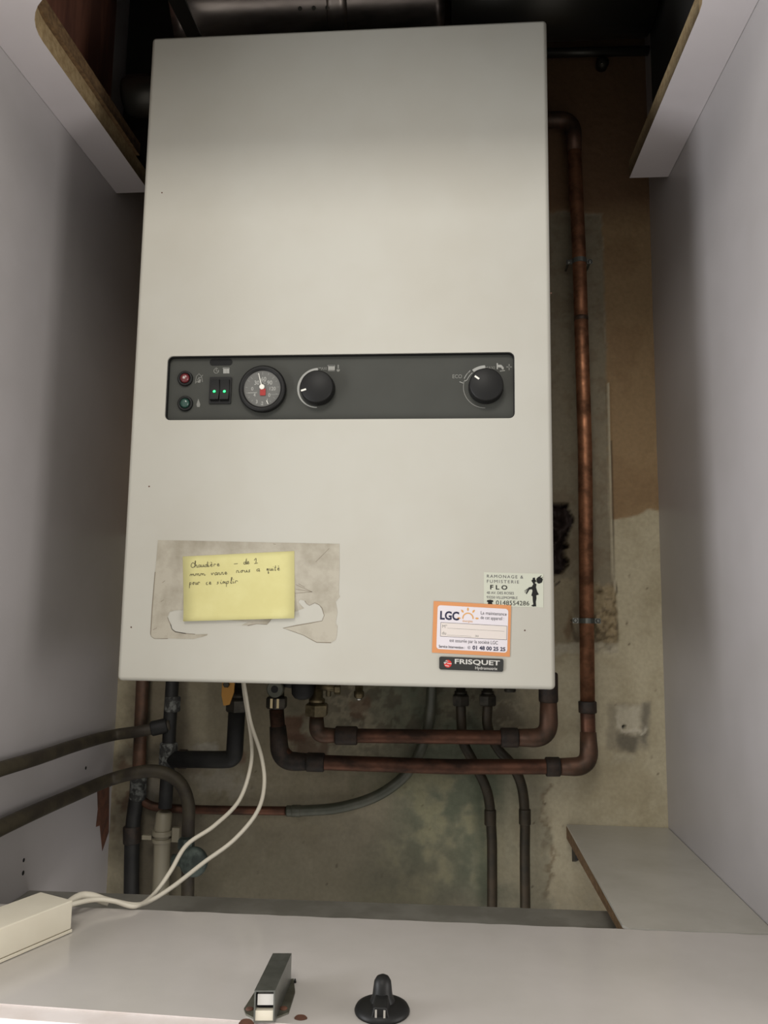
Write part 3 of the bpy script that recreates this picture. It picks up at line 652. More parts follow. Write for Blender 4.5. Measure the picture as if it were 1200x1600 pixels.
man = [(940,125),(958,122),(962,140),(968,152),(958,168),(972,180),(968,205),(978,240),(992,268),(970,274),(972,300),(966,330),(968,350),(970,368),(945,370),(925,362),(945,350),(940,320),(938,282),(928,276),(938,235),(932,222),(912,225),(888,264),(880,258),(895,228),(905,206),(932,200),(945,178),(938,165),(928,150),(938,142)]
b_.add([f6(*p) for p in man], [list(range(len(man)))])
for k in range(12): pass
c = f6(998, 145); b_.add([c+Vector((math.cos(t)*26/5.4545*BY/FPX*(1+.12*math.sin(5*t)), 0, math.sin(t)*28/5.4545*BY/FPX*(1+.1*math.cos(3*t)))) for t in [k*PI/10 for k in range(20)]], [list(range(20))])
for p, q, w_ in (((1000,125),(1012,104),.0006), ((1010,130),(1026,118),.0006), ((990,122),(1004,108),.0005), ((965,160),(990,150),.0007), ((900,215),(868,238),.0005), ((895,222),(872,252),.0005), ((930,145),(972,150),.0006)):
    b_.ribbon([f6(*p), f6(*q)], w_, (0, -1, 0))
tag(b_.build('silhouette', flo), 'black silhouette of a top-hatted man with brushes')

def c8(x, y): return (670+x/8.57, 930+y/8.57)
ls = Sheet(c8(65, 78), c8(1103, 135), c8(1085, 825), c8(42, 768), BY-.0006)
lgc = thing('service_sticker', 'orange bordered white sticker with a sun emblem above the maker badge', 'sticker', ls.bl)
b_ = mb(ORNG); ls.rect(b_, 0, 0, 1, 1, .0002, th=.0003); b_.build('orange_border', lgc)
b_ = mb(LWHT); ls.rect(b_, .055, .075, .965, .925, .0004, r=.0035, th=.0001); b_.build('white_field', lgc)
b_ = mb(NAVY); ls.text(b_, 'LGC', .085, .655, .155, .0006, bold=.035, width=.245)
b_.use(LBOX); ls.rect(b_, .10, .32, .955, .595, .0005)
b_.use(DGREY); ls.frame(b_, .10, .32, .955, .595, .0004, .0006)
ls.text(b_, 'La maintenance', .61, .79, .065, .0006, width=.33); ls.text(b_, 'de cet appareil :', .61, .70, .065, .0006, width=.30)
b_.use(MGREY); ls.text(b_, 'M\u00b0', .12, .49, .06, .0006); ls.text(b_, 'du', .12, .36, .06, .0006); ls.text(b_, 'au', .55, .35, .05, .0006)
ls.frame(b_, .19, .485, .92, .489, .00015, .0006); ls.frame(b_, .19, .352, .5, .356, .00015, .0006)
b_.use(DGREY); ls.text(b_, 'est assur\u00e9e par la soci\u00e9t\u00e9 LGC', .22, .225, .065, .0006, width=.62)
ls.text(b_, 'Service Intervention :', .085, .105, .05, .0006, bold=.015, width=.335)
b_.use(NAVY); ls.text(b_, '01 48 00 25 25', .52, .105, .07, .0006, bold=.03, width=.42)
c = ls.p(.475, .135, .0006); b_.ribbon(arc(c, .0016, 0, 1.9*PI, 14), .0003, (0, -1, 0)); b_.ribbon(arc(c+Vector((.0005, 0, 0)), .0008, 1.6, 4.7, 6), .0005, (0, -1, 0))
b_.use(SUNY); sc = ls.p(.450, .70, .0006)
b_.ribbon(arc(sc, .0060, -.1, PI+.1, 20), .0014, (0, -1, 0))
for t in (0.0, .9, PI/2, PI-.9, PI):
    e = Vector((math.cos(t), 0, math.sin(t))); b_.ribbon([sc+e*.0086, sc+e*.0104, sc+e*.0126], [.0008, .0024, .0008], (0, -1, 0))
ls.text(b_, '\u00e9nergies', .38, .625, .045, .0006, width=.13)
b_.build('print', lgc)

# ================================================================== PIPES
def hexnut(m, c, r, h, ax=(0, 0, 1), rot=0):
    ax = Vector(ax).normalized(); a = Vector((1, 0, 0)) if abs(ax.x) < .9 else Vector((0, 0, 1)); N = (a-ax*a.dot(ax)).normalized(); B = ax.cross(N); c = Vector(c)
    rings = [(-h/2, .88), (-h/2+h*.14, 1), (h/2-h*.14, 1), (h/2, .88)]
    vs = [c+ax*t+(N*math.cos(k*PI/3+rot)+B*math.sin(k*PI/3+rot))*r*s for t, s in rings for k in range(6)]
    m.add(vs, [(i*6+k, i*6+(k+1) % 6, (i+1)*6+(k+1) % 6, (i+1)*6+k) for i in range(3) for k in range(6)]+[list(range(6))[::-1], list(range(18, 24))])
def sleeve(parent, a, b, r, m, name='coupling', label=None):
    a = Vector(a); b = Vector(b); d = (b-a); q = mb(m); q.tube([a, a+d*.04, a+d*.08, b-d*.08, b-d*.04, b], [r*.86, r*.97, r, r, r*.97, r*.86], 20); o = q.build(name, parent)
    if label: tag(o, label)
    return o
def clip(parent, c, r, wdt, wall_y=YB):
    q = mb(STEEL); c = Vector(c); r2 = r+.0012
    pts = [c+Vector((math.cos(t)*r2, -math.sin(t)*r2, 0)) for t in [k*PI/10 for k in range(11)]]
    for i in range(10):
        q.prism([pts[i]+Vector((0, 0, -.004)), pts[i+1]+Vector((0, 0, -.004)), pts[i+1]+Vector((0, 0, .004)), pts[i]+Vector((0, 0, .004))], (pts[i]+pts[i+1])/2*0+Vector((0, .0009, 0)))
    for s in (-1, 1):
        q.box((c.x+s*r2-(0.009 if s < 0 else 0), c.y-.0003, c.z-.004), (c.x+s*r2+(0.009 if s > 0 else 0), c.y+.0009, c.z+.004))
        q.lathe((c.x+s*(r2+.005), c.y, c.z), (0, -1, 0), [(0, .0036), (.0012, .0034), (.002, .002)], 12)
        q.tube([(c.x+s*(r2+.005), c.y, c.z), (c.x+s*(r2+.005), wall_y-.006, c.z)], .002, 8)
    return q.build('pipe_clip', parent)

# riser on the right
RY = 1.262; r22 = .0112
ys = 1.225
A = [Vector((BX1+.0005, RY, aty(870, 187, RY).z)), aty(897, 187, RY), aty(905, 400, RY), aty(914, 700, RY), aty(931, 1150, RY)]
A[1] = Vector((A[2].x-.006, RY, A[0].z))
corner = aty(921, 1198, 1.245); B2 = aty(700, 1198, 1.235); B3 = aty(438, 1189, 1.225); B4 = aty(432, 1108, 1.225)
riser = thing('copper_riser_pipe', 'long copper pipe rising beside the right edge of the boiler and running low underneath it', 'pipe', corner)
path = fillet([A[0], A[1], A[2], A[3], Vector((corner.x, corner.y+.008, corner.z+.06)), corner, B2, B3, B4], [.028, .02, .02, .03, .034, .02, .034], 8)
ki = next(i for i, p in enumerate(path) if p.z < corner.z+.09 and i > 3)
q = mb(COP); q.tube(path[:ki+1], r22, 24); q.build('tube', riser)
q = mb(COPL); q.tube(path[ki:], r22, 24); tag(q.build('lower_tube', riser), 'darker brown copper tube running low under the boiler')
# fittings
def sub(path, a, b): return path[a:b]
def elbow(parent, p0, pc, p1, r, m, rad=.03):
    q = mb(m); pts = fillet([p0, pc, p1], rad, 10); n = len(pts); q.tube(pts, [r if 0 < i < n-1 else r*.9 for i in range(n)], 22); o = q.build('elbow', parent); return o
dn = (B2-corner).normalized(); upv = Vector((0, .1, 1)).normalized()
elbow(riser, corner+Vector((0, .006, .050)), corner, corner+dn*.048, r22*1.22, COPD, .034)
sleeve(riser, corner+Vector((0, .007, .078)), corner+Vector((0, .0075, .096)), r22*1.24, COPJ)
sleeve(riser, corner+dn*.044, corner+dn*.066, r22*1.28, COPJ)
dl = (B3-B2).normalized(); du = (B4-B3).normalized()
elbow(riser, B3+du*.052, B3, B3-dl*.045, r22*1.25, COPJ, .036)
sleeve(riser, B3-dl*.04, B3-dl*.068, r22*1.28, COPJ)
elbow(riser, A[0]+Vector((.004, 0, 0)), A[1], A[1]+Vector((.001, 0, -.06)), r22*1.18, COPD, .028)
sleeve(riser, aty(908, 500, RY)+Vector((0, 0, .006)), aty(908, 500, RY)-Vector((0, 0, .002)), r22*1.04, COPD)
q = mb(NUT); hexnut(q, B4+Vector((0, 0, .010)), .0168, .018, rot=PI/6); q.lathe(B4+Vector((0, 0, .018)), (0, 0, 1), [(0, .0115), (.012, .0115), (.012, .009), (BZ0-B4.z-.019, .009)], 20); tag(q.build('union_nut', riser), 'dark hexagonal nut')
q = mb(NUTL); q.box((B4.x-.0068, B4.y-.0150, B4.z+.003), (B4.x+.0068, B4.y-.0148, B4.z+.017)); tag(q.build('bright_nut_face', riser), 'bright face of the nut')  # front face of the nut set paler than the rest
for py, k in ((409, 0), (970, 1)):
    t = (py-400)/(700-400); px = 905+t*9 if py < 700 else 914+(py-700)/450*17
    z = aty(px, py, RY).z; 
    for i in range(len(path)-1):
        if (path[i].z-z)*(path[i+1].z-z) <= 0 and path[i].z != path[i+1].z: f = (z-path[i].z)/(path[i+1].z-path[i].z); c = path[i]+(path[i+1]-path[i])*f; break
    clip(riser, c, r22, .01)

# return loop under the boiler
C0 = Vector((aty(857, 1100, 1.225).x, 1.225, BZ0-.0006)); C1 = aty(849, 1153, 1.225); C2 = aty(506, 1149, 1.215); C3 = aty(491, 1116, 1.215)
C1 = Vector((C0.x, C1.y, C1.z)); C2.x = aty(495, 1149, 1.215).x; C3.x = C2.x-.001
loop = thing('copper_loop_pipe', 'shorter copper pipe curving down from the boiler underside above the longer run', 'pipe', C1)
lp = fillet([C0, C1, C2, C3], [.032, .034], 10)
q = mb(COPL); q.tube(lp, .0106, 24); q.build('tube', loop)
d = (C2-C1).normalized(); elbow(loop, C1+Vector((0, 0, .062)), C1, C1+d*.05, .0138, COPD, .034); sleeve(loop, C1+d*.045, C1+d*.072, .0145, COPJ)
sleeve(loop, C1+Vector((0, 0, .052)), Vector((C0.x, C0.y, BZ0-.001)), .0146, COPJ, 'socket')
elbow(loop, C3+Vector((0, 0, -.004)), C2, C2-d*.032, .0118, COPD, .034); sleeve(loop, C2-d*.028, C2-d*.062, .0140, COPJ)
q = mb(BRS); hexnut(q, C3+Vector((0, 0, .007)), .0185, .019, rot=PI/6); q.lathe(C3+Vector((0, 0, .015)), (0, 0, 1), [(0, .0125), (.008, .0125), (.010, .009), (BZ0-C3.z-.016, .009)], 20); tag(q.build('union_nut', loop), 'dull brass hexagonal nut')

# two thin pipes dropping behind
YT = 1.272
def thin(name, label, pts, nutp, jy):
    P = [aty(a, b, YT) for a, b in pts]; P[0].z = min(P[0].z, BZ0-.03)
    t = thing(name, label, 'pipe', P[-1], 'thin dark pipes below the boiler')
    q = mb(BRN); q.tube(smooth_path(P, 6), .0078, 18); q.build('tube', t)
    q = mb(NUT); hexnut(q, P[0]+Vector((0, 0, .006)), .0145, .017, rot=PI/6); q.lathe(P[0]+Vector((0, 0, .014)), (0, 0, 1), [(0, .010), (.006, .010), (.006, .0075), (BZ0-P[0].z-.0145, .0075)], 16); q.build('union_nut', t)
    for j in jy:
        a = aty(*j, YT); sleeve(t, a+Vector((0, 0, .012)), a-Vector((0, 0, .012)), .0092, BRN)
    return t
thin('thin_pipe', 'thin dark pipe, left of the pair dropping behind the copper runs', [(720, 1100), (721, 1130), (724, 1160), (742, 1195), (762, 1240), (768, 1300), (769, 1360), (769, 1430)], None, [(766, 1277)])
thin('thin_pipe', 'thin dark pipe, right of the pair dropping behind the copper runs', [(762, 1100), (762, 1135), (778, 1170), (800, 1195), (815, 1228), (820, 1275), (820, 1340), (821, 1440)], None, [(820, 1276)])

# grey tube curving to the left
YG = 1.283
P = [Vector((aty(676, 1075, YG).x, YG, BZ0-.001))]+[aty(a, b, YG) for a, b in ((672, 1115), (662, 1160), (636, 1208), (590, 1243), (530, 1262), (470, 1267), (448, 1267))]
gt_ = thing('grey_tube', 'flexible grey tube curving down from the boiler to a copper stub', 'tube', P[-1])
q = mb(GRY); q.tube(smooth_path(P, 8), .0085, 20); q.build('tube', gt_)
sleeve(gt_, aty(456, 1267, YG), aty(470, 1267, YG), .0093, GRY, 'ferrule')
P = [aty(a, b, YG) for a, b in ((447, 1267), (360, 1266), (280, 1264), (240, 1260), (222, 1250), (212, 1236))]
st_ = thing('copper_stub_pipe', 'small reddish copper pipe joining the grey tube to the dark pipes at left', 'pipe', P[-1])
q = mb(COPL); q.tube(smooth_path(P, 8), .0068, 18); q.build('tube', st_)

# pipes on the left
Y1 = 1.262
# vertical dark brown pipe
v = [aty(223, 1050, 1.28), aty(221, 1110, 1.28), aty(216, 1230, 1.28), aty(207, 1300, 1.28), aty(205, 1420, 1.28)]; v[0].z = BZ0+.03
t = thing('brown_riser_pipe', 'dark brown vertical pipe nearest the left corner behind the boiler', 'pipe', v[-1])
q = mb(COPD); q.tube(smooth_path(v[:3], 4), .0105, 18); q.build('tube', t)
q = mb(BLP); q.tube(smooth_path(v[2:], 4), .0118, 18); tag(q.build('lower_tube', t), 'blackened lower length')
sleeve(t, v[2]+Vector((0, 0, .03)), v[2]-Vector((0, 0, .02)), .0132, FLUX, 'crusted_joint')
sleeve(t, aty(206, 1318, 1.28), aty(206, 1290, 1.28), .0138, COPJ)
# tee pipe
Yt = 1.255
T0 = aty(271, 1050, Yt); T1 = aty(265, 1135, Yt); T2 = aty(263, 1186, Yt); T3 = aty(258, 1262, Yt); T0.z = BZ0+.02
t = thing('black_tee_pipe', 'blackened pipe with crusted joints that tees off under the boiler', 'pipe', T3)
q = mb(BLP); q.tube([T0, T1, T2, T3], .0105, 20); q.build('tube', t)
E0 = aty(285, 1186, Yt); E1 = aty(366, 1186, 1.235); E2 = aty(370, 1112, 1.235)
q = mb(BLP); q.tube(fillet([T2, aty(345, 1187, 1.24), E1, E2], [.01, .032], 8), .0132, 20); q.build('branch', t)
for a, b, rr3 in (((270, 1088), (269, 1112), .0125), ((264, 1160), (262, 1196), .0140)): sleeve(t, aty(*a, Yt), aty(*b, Yt), rr3, FLUX, 'crusted_joint', 'joint crusted white and grey')
sleeve(t, aty(280, 1186, Yt), aty(292, 1186, Yt), .0150, COPJ)
q = mb(NUT); n0 = E2; hexnut(q, n0+Vector((0, 0, .010)), .0175, .020, rot=PI/6); q.lathe(n0+Vector((0, 0, .018)), (0, 0, 1), [(0, .012), (.012, .012), (.012, .010), (BZ0-n0.z-.019, .010)], 18); q.build('union_nut', t)
tee = t
# gas cock with yellow lever
lc = aty(356, 1082, 1.19); g_ = thing('gas_cock_lever', 'yellow lever handle hanging below the boiler at left', 'valve', lc)
q = mb(YEL); q.prism([lc+Vector((a, 0, b)) for a, b in ((-.009, .030), (.010, .030), (.009, .0), (.003, -.018), (-.006, -.020), (-.010, -.004))], (0, .003, 0)); q.build('lever', g_, bevel=.0006)
q = mb(NUT); hexnut(q, lc+Vector((-.002, -.003, .012)), .005, .005, (0, 1, 0)); q.build('nut', g_)
q = mb(BRS); q.tube([lc+Vector((-.002, .0035, .012)), lc+Vector((-.002, .03, .012))], .006, 12); q.build('spindle', g_)

# upper pipe along the left panel
def leftpipe(name, label, wallpts, ends, r, off):
    P = [atx(a, b, XL+off) for a, b in wallpts]+ends
    t = thing(name, label, 'pipe', P[len(wallpts)-1]); q = mb(DKP); q.tube(smooth_path(P, 8), r, 18); q.build('tube', t); return t, P
t, P = leftpipe('left_pipe', 'upper of two dark pipes running along the left panel to the blackened tee', [(-60, 1222), (0, 1202), (60, 1184), (120, 1164)], [aty(175, 1149, 1.245), aty(222, 1142, 1.240), aty(266, 1132, 1.250)], .0090, .016)
sleeve(t, aty(236, 1139, 1.2435), aty(262, 1133, 1.249), .0118, BLP, 'end_socket', 'blackened socket at the tee')
t, P = leftpipe('left_pipe', 'lower of two dark pipes along the left panel, arching over and dropping to a valve', [(-60, 1325), (0, 1294), (60, 1266), (120, 1240)], [aty(170, 1219, 1.225), aty(215, 1207, 1.225), aty(250, 1206, 1.225), aty(280, 1222, 1.225), aty(294, 1255, 1.225), aty(294, 1300, 1.225), aty(293, 1430, 1.225)], .0098, .018)
lowp = t
# valve on it
vc = aty(304, 1345, 1.21); t = thing('small_valve', 'grey-green round valve on the pipe behind the white cables', 'valve', vc)
q = mb(TEAL); q.lathe(vc+Vector((0, .004, 0)), (0, -1, 0), [(0, .016), (.004, .021), (.010, .022), (.014, .019), (.016, .008)], 20); q.build('handwheel', t)
q = mb(TEAL); q.tube([vc+Vector((-.036, .006, -.002)), vc+Vector((.008, .006, -.002))], .0085, 14); q.build('valve_body', t)
q = mb(TEAL); hexnut(q, aty(291, 1318, 1.212), .0125, .016, rot=PI/6); q.build('hex_collar', t)
# white waste pipe
w0 = aty(257, 1268, 1.262); w1 = aty(254, 1300, 1.262); w2 = aty(249, 1440, 1.262)
t = thing('cream_waste_pipe', 'cream plastic waste pipe standing below the blackened tee pipe', 'pipe', w2)
q = mb(PVC); q.tube([w0, w0+(w1-w0)*.1, w1-(w1-w0)*.2, w1, w2], [.010, .0125, .0135, .0128, .0128], 22); q.build('tube', t)
sleeve(t, w1+Vector((0, 0, .003)), w1+Vector((0, 0, -.005)), .0158, PVC, 'collar'); sleeve(t, w1+Vector((0, 0, -.009)), w1+Vector((0, 0, -.015)), .0155, PVC, 'clamp_band')
q = mb(PVC); c = w1+Vector((.02, 0, -.004)); q.box((c.x-.004, c.y-.004, c.z-.010), (c.x+.008, c.y+.004, c.z+.012)); q.build('clamp_lug', t, bevel=.001); q = mb(PVC); q.box((c.x-.052, c.y-.004, c.z-.008), (c.x-.036, c.y+.004, c.z-.001)); q.build('clamp_lug', t, bevel=.001)

# fittings right under the boiler
def under(name, label, cat, px, py, y):
    p = aty(px, py, y); return thing(name, label, cat, p), p
t, p = under('bleed_valve', 'pale grey round valve end above the left brass nut', 'valve', 429, 1077, 1.185)
q = mb(GRY); q.lathe(p, (0, 1, 0), [(0, .011), (.001, .0125), (.014, .0125), (.016, .009), (.036, .009)], 24); q.build('body', t)
q = mb(BLK); q.lathe(p+Vector((0, -.0005, 0)), (0, 1, 0), [(0, .0052), (.0004, .0055)], 16); tag(q.build('socket', t), 'black centre')
q = mb(GRY); q.tube([p+Vector((0, .012, .004)), Vector((p.x, p.y+.012, BZ0-.0005))], .006, 12); q.build('stem', t)
t, p = under('filling_tap', 'black rounded tap knob between the two brass nuts', 'valve', 473, 1076, 1.20)
q = mb(BLP); q.lathe(p+Vector((0, 0, -.016)), (0, 0, 1), [(0, .006), (.002, .012), (.008, .0165), (.02, .0175), (.026, .014), (BZ0-p.z+.0155, .012)], 20); q.build('knob', t)
q = mb(BLP); q.tube([p+Vector((-.006, 0, .004)), p+Vector((-.034, 0, .008))], .0055, 10); q.build('arm', t)
t, p = under('drain_tap', 'small dull brass drain tap beside the brass nut', 'tap', 517, 1078, 1.19)
q = mb(BRS); q.tube([p+Vector((-.022, .01, .004)), p+Vector((.01, 0, .002))], .0052, 12); q.tube([p+Vector((-.004, .004, -.010)), Vector((p.x-.004, p.y+.004, BZ0-.0005))], .0038, 10); q.build('body', t)
q = mb(BRS); hexnut(q, p+Vector((.010, 0, .001)), .0075, .009, (1, 0, 0)); q.build('hex_cap', t)
t, p = under('brass_stub', 'short brass stub alone under the middle of the boiler', 'fitting', 561, 1080, 1.20)
q = mb(BRS); q.lathe(p+Vector((0, 0, -.010)), (0, 0, 1), [(0, .0062), (.003, .0078), (.010, .0078), (.010, .006), (BZ0-p.z+.0095, .006)], 18); q.build('body', t)
q = mb(CHR); q.lathe(p+Vector((0, 0, -.013)), (0, 0, 1), [(0, .004), (.003, .0045)], 14); q.build('tip', t)
t, p = under('drain_screw', 'small dark screw head under the boiler right of the thin pipes', 'fitting', 797, 1079, 1.19)
q = mb(NUT); q.lathe(p+Vector((0, 0, -.002)), (0, 0, 1), [(0, .008), (.004, .009), (.006, .005), (BZ0-p.z+.0015, .005)], 14); q.build('head', t)

# ================================================================== above the boiler
ax0 = Vector((-.43, 1.10, CZ+.94)); ax1 = Vector((-.02, 1.16, CZ+.985))
t = thing('flue_duct', 'shiny aluminium flue duct lying above the left half of the boiler', 'duct', ax0)
dv = (ax1-ax0); q = mb(ALU); q.tube([ax0+dv*(i/24) for i in range(25)], [.078+(.002 if i % 8 == 0 else 0) for i in range(25)], 40); q.build('tube', t)
sleeve(t, ax0+dv*.56, ax0+dv*.64, .083, ALU, 'joint_band')
q = mb(DUCTD); 
for k in range(3): q.lathe(ax0+dv*(.50+.05*k)+Vector((0, -.055, -.058)), (0, -.7, -.7), [(-.004, .003), (.003, .003)], 10)
q.build('rivet', t)
a0 = Vector((.0, 1.165, CZ+.99)); q = mb(DUCTD); dd = thing('dark_duct', 'dark horizontal duct above the right half of the boiler', 'duct', a0+Vector((.0, 0, 0)))
q.tube([a0+dv.normalized()*.002, a0+Vector((.15, .0, .005)), a0+Vector((.32, .0, .005))], .075, 32); q.build('tube', dd)
# sheet collar slanting beside the duct
q = mb(DUCTD); q.prism([aty(232, -60, 1.0), aty(262, -60, 1.0), aty(312, 52, 1.0), aty(296, 66, 1.0)], (0, .012, .004)); tag(q.build('slanting_plate'), 'dark metal strip slanting down to the duct at its left end', 'bracket')
# black pipe and brown timber at left
e = XL+.001
q = mb(DKW); q.box((XL+.001, .72, ZP+.048), (XL+.012, 1.12, ZTOP-.001)); tag(q.build('timber_panel'), 'reddish brown timber panel lining the left side above the cut-out', 'panel')
q = mb(BLD); q.box((XR-.012, .72, ZP+.048), (XR-.001, 1.22, ZTOP-.001)); tag(q.build('shade_liner'), 'near-black sheet added as shade on the right side above the cut-out', 'panel')  # added liner, its black stands in for the unlit cupboard interior
q = mb(BLD); q.box((XL+.002, 1.19, ZP+.04), (XL+.15, 1.205, ZTOP-.001)); tag(q.build('black_board'), 'black upright board between the brown timber panel and the boiler top', 'board')
p = aty(226, 150, 1.08); q = mb(DUCTD); q.tube([(BX0-.003, 1.08, p.z), (p.x-.02, 1.08, p.z), (p.x-.028, 1.08, p.z)], [.03, .03, .026], 24); tag(q.build('pipe_end'), 'dim round metal pipe end sticking out left of the boiler top', 'pipe')
# dark pipe across the back above
z = aty(940, 82, 1.27).z; q = mb(DUCTD); q.tube([(BX1+.002, 1.27, z+.004), (XR-.002, 1.27, z)], .008, 16); t = thing('dark_conduit', 'thin dark pipe crossing the wall high at the right of the boiler', 'pipe', (BX1, 1.27, z)); q.build('tube', t)
p = aty(943, 92, 1.262); q = mb(NUT); q.lathe(p+Vector((0, .02, 0)), (0, -1, 0), [(0, .010), (.012, .011), (.016, .008), (.018, .003)], 18); q.build('knob', t)
q = mb(CHR); q.lathe(p+Vector((-.003, .001, -.008)), (0, -1, 0), [(0, .0018), (.002, .001)], 8); q.build('screw', t)

# ================================================================== things on the ledge
ZT = ZS+.0006
# ivory box at left
H = .031
f0, f1 = atz(111, 1457, ZT), atz(0, 1505, ZT); dirx = (f1-f0).normalized(); bk = atz(55, 1402, ZT+H)-atz(110, 1414, ZT+H)
Lb = .30; A0 = f0; A1 = f0+dirx*min(Lb, (XL+.004-f0.x)/dirx.x if dirx.x else Lb); print('box', f0, f1, bk, A1)
# keep inside the left panel
back_v = Vector((-dirx.y, dirx.x, 0)); back_v = back_v if back_v.y > 0 else -back_v; wb_ = max(.04, min(.075, bk.length)); 
def clipx(p, d):  # shift along d so that x stays right of the panel
    return p
pts = [f0, f0+dirx*.16, f0+dirx*.16+back_v*wb_, f0+back_v*wb_]
mnx = min(p.x for p in pts)
if mnx < XL+.003:
    # shorten
    L_ = .16
    while min((f0+dirx*L_).x, (f0+dirx*L_+back_v*wb_).x) < XL+.003 and L_ > .04: L_ -= .002
    pts = [f0, f0+dirx*L_, f0+dirx*L_+back_v*wb_, f0+back_v*wb_]
print('boxpts', pts)
t = thing('junction_box', 'ivory plastic box on the ledge at left with cables behind it', 'electrical box', pts[0])
q = mb(BOX); q.prism([p+Vector((0, 0, .0035)) for p in pts], (0, 0, H-.0035)); q.build('cover', t, bevel=.0012)
cpt = sum(pts, Vector())/4; q = mb(BOX); q.prism([p+(p-cpt).normalized()*.0012 for p in pts], (0, 0, .003)); q.build('base', t, bevel=.0005)
# cables
YC = 1.10
ce = (pts[3]+pts[0])/2+back_v*wb_*.25+Vector((.002, 0, .012))
for nm, lb, mid, end in (('white_cable', 'white cable making the wider, right-hand loop down from the boiler', [(384, 1085, 1.10), (392, 1130, 1.10), (408, 1180, 1.08), (413, 1225, 1.06), (402, 1268, 1.03), (366, 1312, 1.0), (318, 1348, .97), (272, 1384, .935), (236, 1407, .91)], .0),
                     ('white_cable', 'white cable making the inner, left-hand loop down from the boiler', [(382, 1085, 1.105), (392, 1150, 1.10), (392, 1195, 1.08), (374, 1250, 1.05), (335, 1290, 1.01), (292, 1320, .98), (266, 1362, .95), (240, 1398, .925)], .004)):
    P = [Vector((aty(378, 1070, 1.11).x, 1.11, BZ0-.0005))]+[aty(*p) for p in mid]
    zc = ZS+.003
    a, b, c, d_ = atz(212, 1414+end*500, zc), atz(178, 1408, ZS+.004+end), atz(150, 1402+end*900, ZS+.007+end), atz(118, 1408+end*900, ZS+.010+end)
    P += [a, b, c, d_, ce+Vector((0, end, 0))]
    q = mb(CABLE); q.tube(smooth_path(P, 8), .0026, 12); o = q.build(nm); tag(o, lb, 'cable', 'white cables')
P = [atz(170, 1410, ZS+.0035), atz(140, 1400, ZS+.012), atz(118, 1404, ZS+.014), pts[0]+back_v*.03+Vector((.003, 0, .010))]
q = mb(CABLE); q.tube(smooth_path(P, 8), .0045, 12); o = q.build('cable_sheath'); tag(o, 'thicker pale cable sheath bunched against the ivory box', 'cable')

# steel catch
hc = .024
a = atz(396, 1590, ZT); b = atz(429, 1590, ZT); ft0 = atz(397.5, 1549.6, ZT+hc); c0 = atz(427, 1490.4, ZT+hc); c1 = atz(455, 1492, ZT+hc); d0 = atz(430, 1549.6, ZT+hc)
print('catch', a, b, ft0, d0, c0, c1)
wv = (d0-ft0); wv.z = 0; dpt = ((c0-ft0)+(c1-d0))/2; dpt.z = 0
dpt = dpt.normalized()*min(dpt.length, .11); f_ = ft0.copy(); f_.z = ZT+.001
t = thing('steel_catch', 'grey steel box-section catch on a plate at the front of the ledge', 'catch', f_)
g = f_
q = mb(STEEL); th = .0012
wn_ = wv.normalized(); W_ = wv.length
def cp(u, v, h): return g+wn_*u+dpt*v+Vector((0, 0, h))
for (u0, h0, u1, h1) in ((0, hc-th, W_, hc), (0, 0, W_, th), (0, th, th, hc-th), (W_-th, th, W_, hc-th)):
    q.prism([cp(u0, 0, h0), cp(u1, 0, h0), cp(u1, 0, h1), cp(u0, 0, h1)], dpt)
q.build('channel', t)
q = mb(BOX); q.prism([cp(th, .01, th), cp(W_-th, .01, th), cp(W_-th, .01, hc*.36), cp(th, .01, hc*.36)], dpt*.9); tag(q.build('lower_insert', t), 'cream plastic block in the mouth')
q = mb(BLKM); q.prism([cp(th, .08, hc*.36), cp(W_-th, .08, hc*.36), cp(W_-th, .08, hc-th), cp(th, .08, hc-th)], dpt*.9); q.build('dark_core', t)
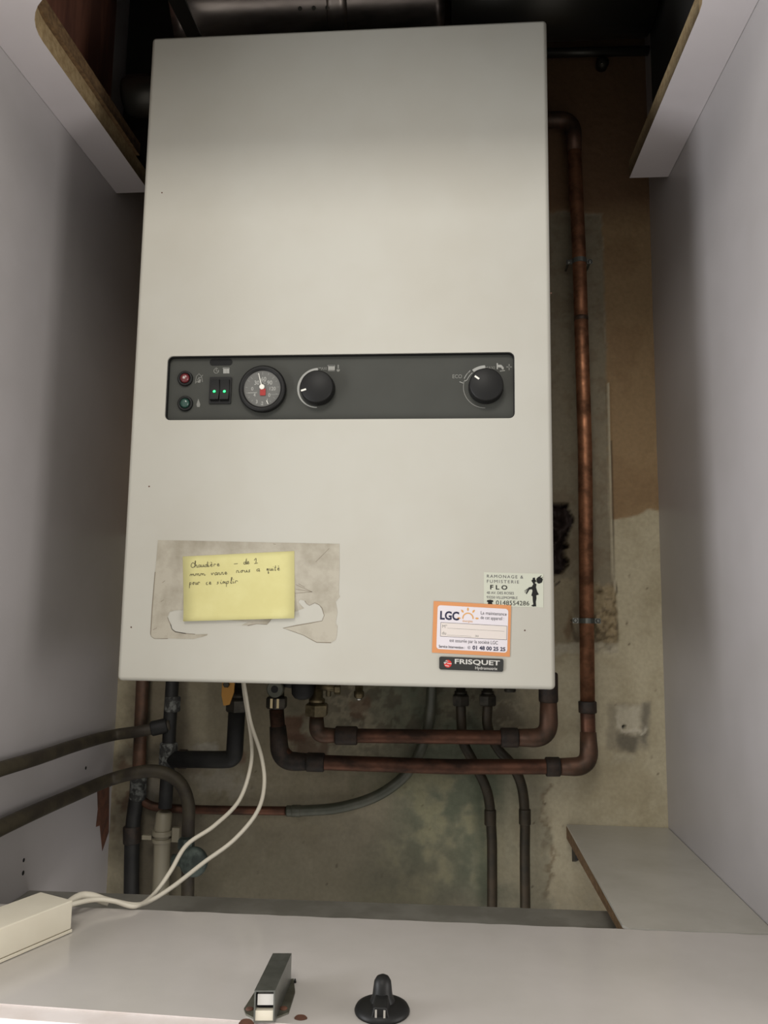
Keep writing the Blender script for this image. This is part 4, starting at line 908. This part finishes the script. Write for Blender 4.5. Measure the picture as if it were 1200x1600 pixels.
q = mb(SILV); q.prism([cp(th*2, .02, hc*.52), cp(W_-th*1.2, .02, hc*.52), cp(W_-th*1.2, .02, hc*.86), cp(th*2, .02, hc*.86)], dpt*.3); tag(q.build('roller', t), 'pale roller in the mouth')
q = mb(STEELD); q.prism([atz(*p, ZS+.0003) for p in ((381, 1578), (397, 1553), (440, 1533), (459, 1531), (461, 1552), (451, 1584), (430, 1592), (396, 1592), (384, 1586))], (0, 0, .0012)); q.build('mounting_plate', t)
for px, py in ((443, 1576), (390, 1577)):
    q = mb(RUST); q.lathe(atz(px, py, ZS+.0014), (0, 0, 1), [(0, .0034), (.0008, .003), (.0012, .0012)], 14); q.build('screw', t)
q = mb(BLK); q.lathe(atz(461, 1535, ZS+.0004), (0, 0, 1), [(0, .0012), (.003, .0006)], 8); q.build('nail_tip', t)

# black thumb knob
kc = atz(597, 1580, ZS+.0003); t = thing('thumb_latch', 'black plastic thumb-turn latch on a round base at the front of the ledge', 'latch', kc)
q = mb(BLK); q.lathe(kc, (0, 0, 1), [(0, .0225), (.0015, .0228), (.004, .0215), (.0062, .017), (.0075, .010), (.0078, .0002)], 40); q.build('base_disc', t)
q = mb(BLK); n = 24; rings = [(.003, .0135, .013), (.008, .0100, .0115), (.012, .0083, .0105), (.018, .0076, .0100), (.0225, .0070, .0085), (.0255, .0052, .0062), (.027, .0024, .003)]
vs = [kc+Vector((a_*math.cos(k*2*PI/n), b2*math.sin(k*2*PI/n)*.9+.002, h)) for h, a_, b2 in rings for k in range(n)]
q.add(vs, [(i*n+k, i*n+(k+1) % n, (i+1)*n+(k+1) % n, (i+1)*n+k) for i in range(len(rings)-1) for k in range(n)], True); q.add(vs[-n:], [list(range(n))]); q.build('grip', t)
q = mb(BLK); q.prism([kc+Vector((a_, -.0195, h)) for a_, h in ((-.0075, .003), (.0075, .003), (.0052, .0115), (-.0052, .0115))], (0, .014, .004)); q.build('spindle_housing', t, bevel=.001)
q = mb(CHR); 
for s in (-1, 1): q.box((kc.x+s*.0034-.0008, kc.y-.0205, kc.z+.0045), (kc.x+s*.0034+.0008, kc.y-.0196, kc.z+.0105))
tag(q.build('metal_pin', t), 'bright metal spindle edges')
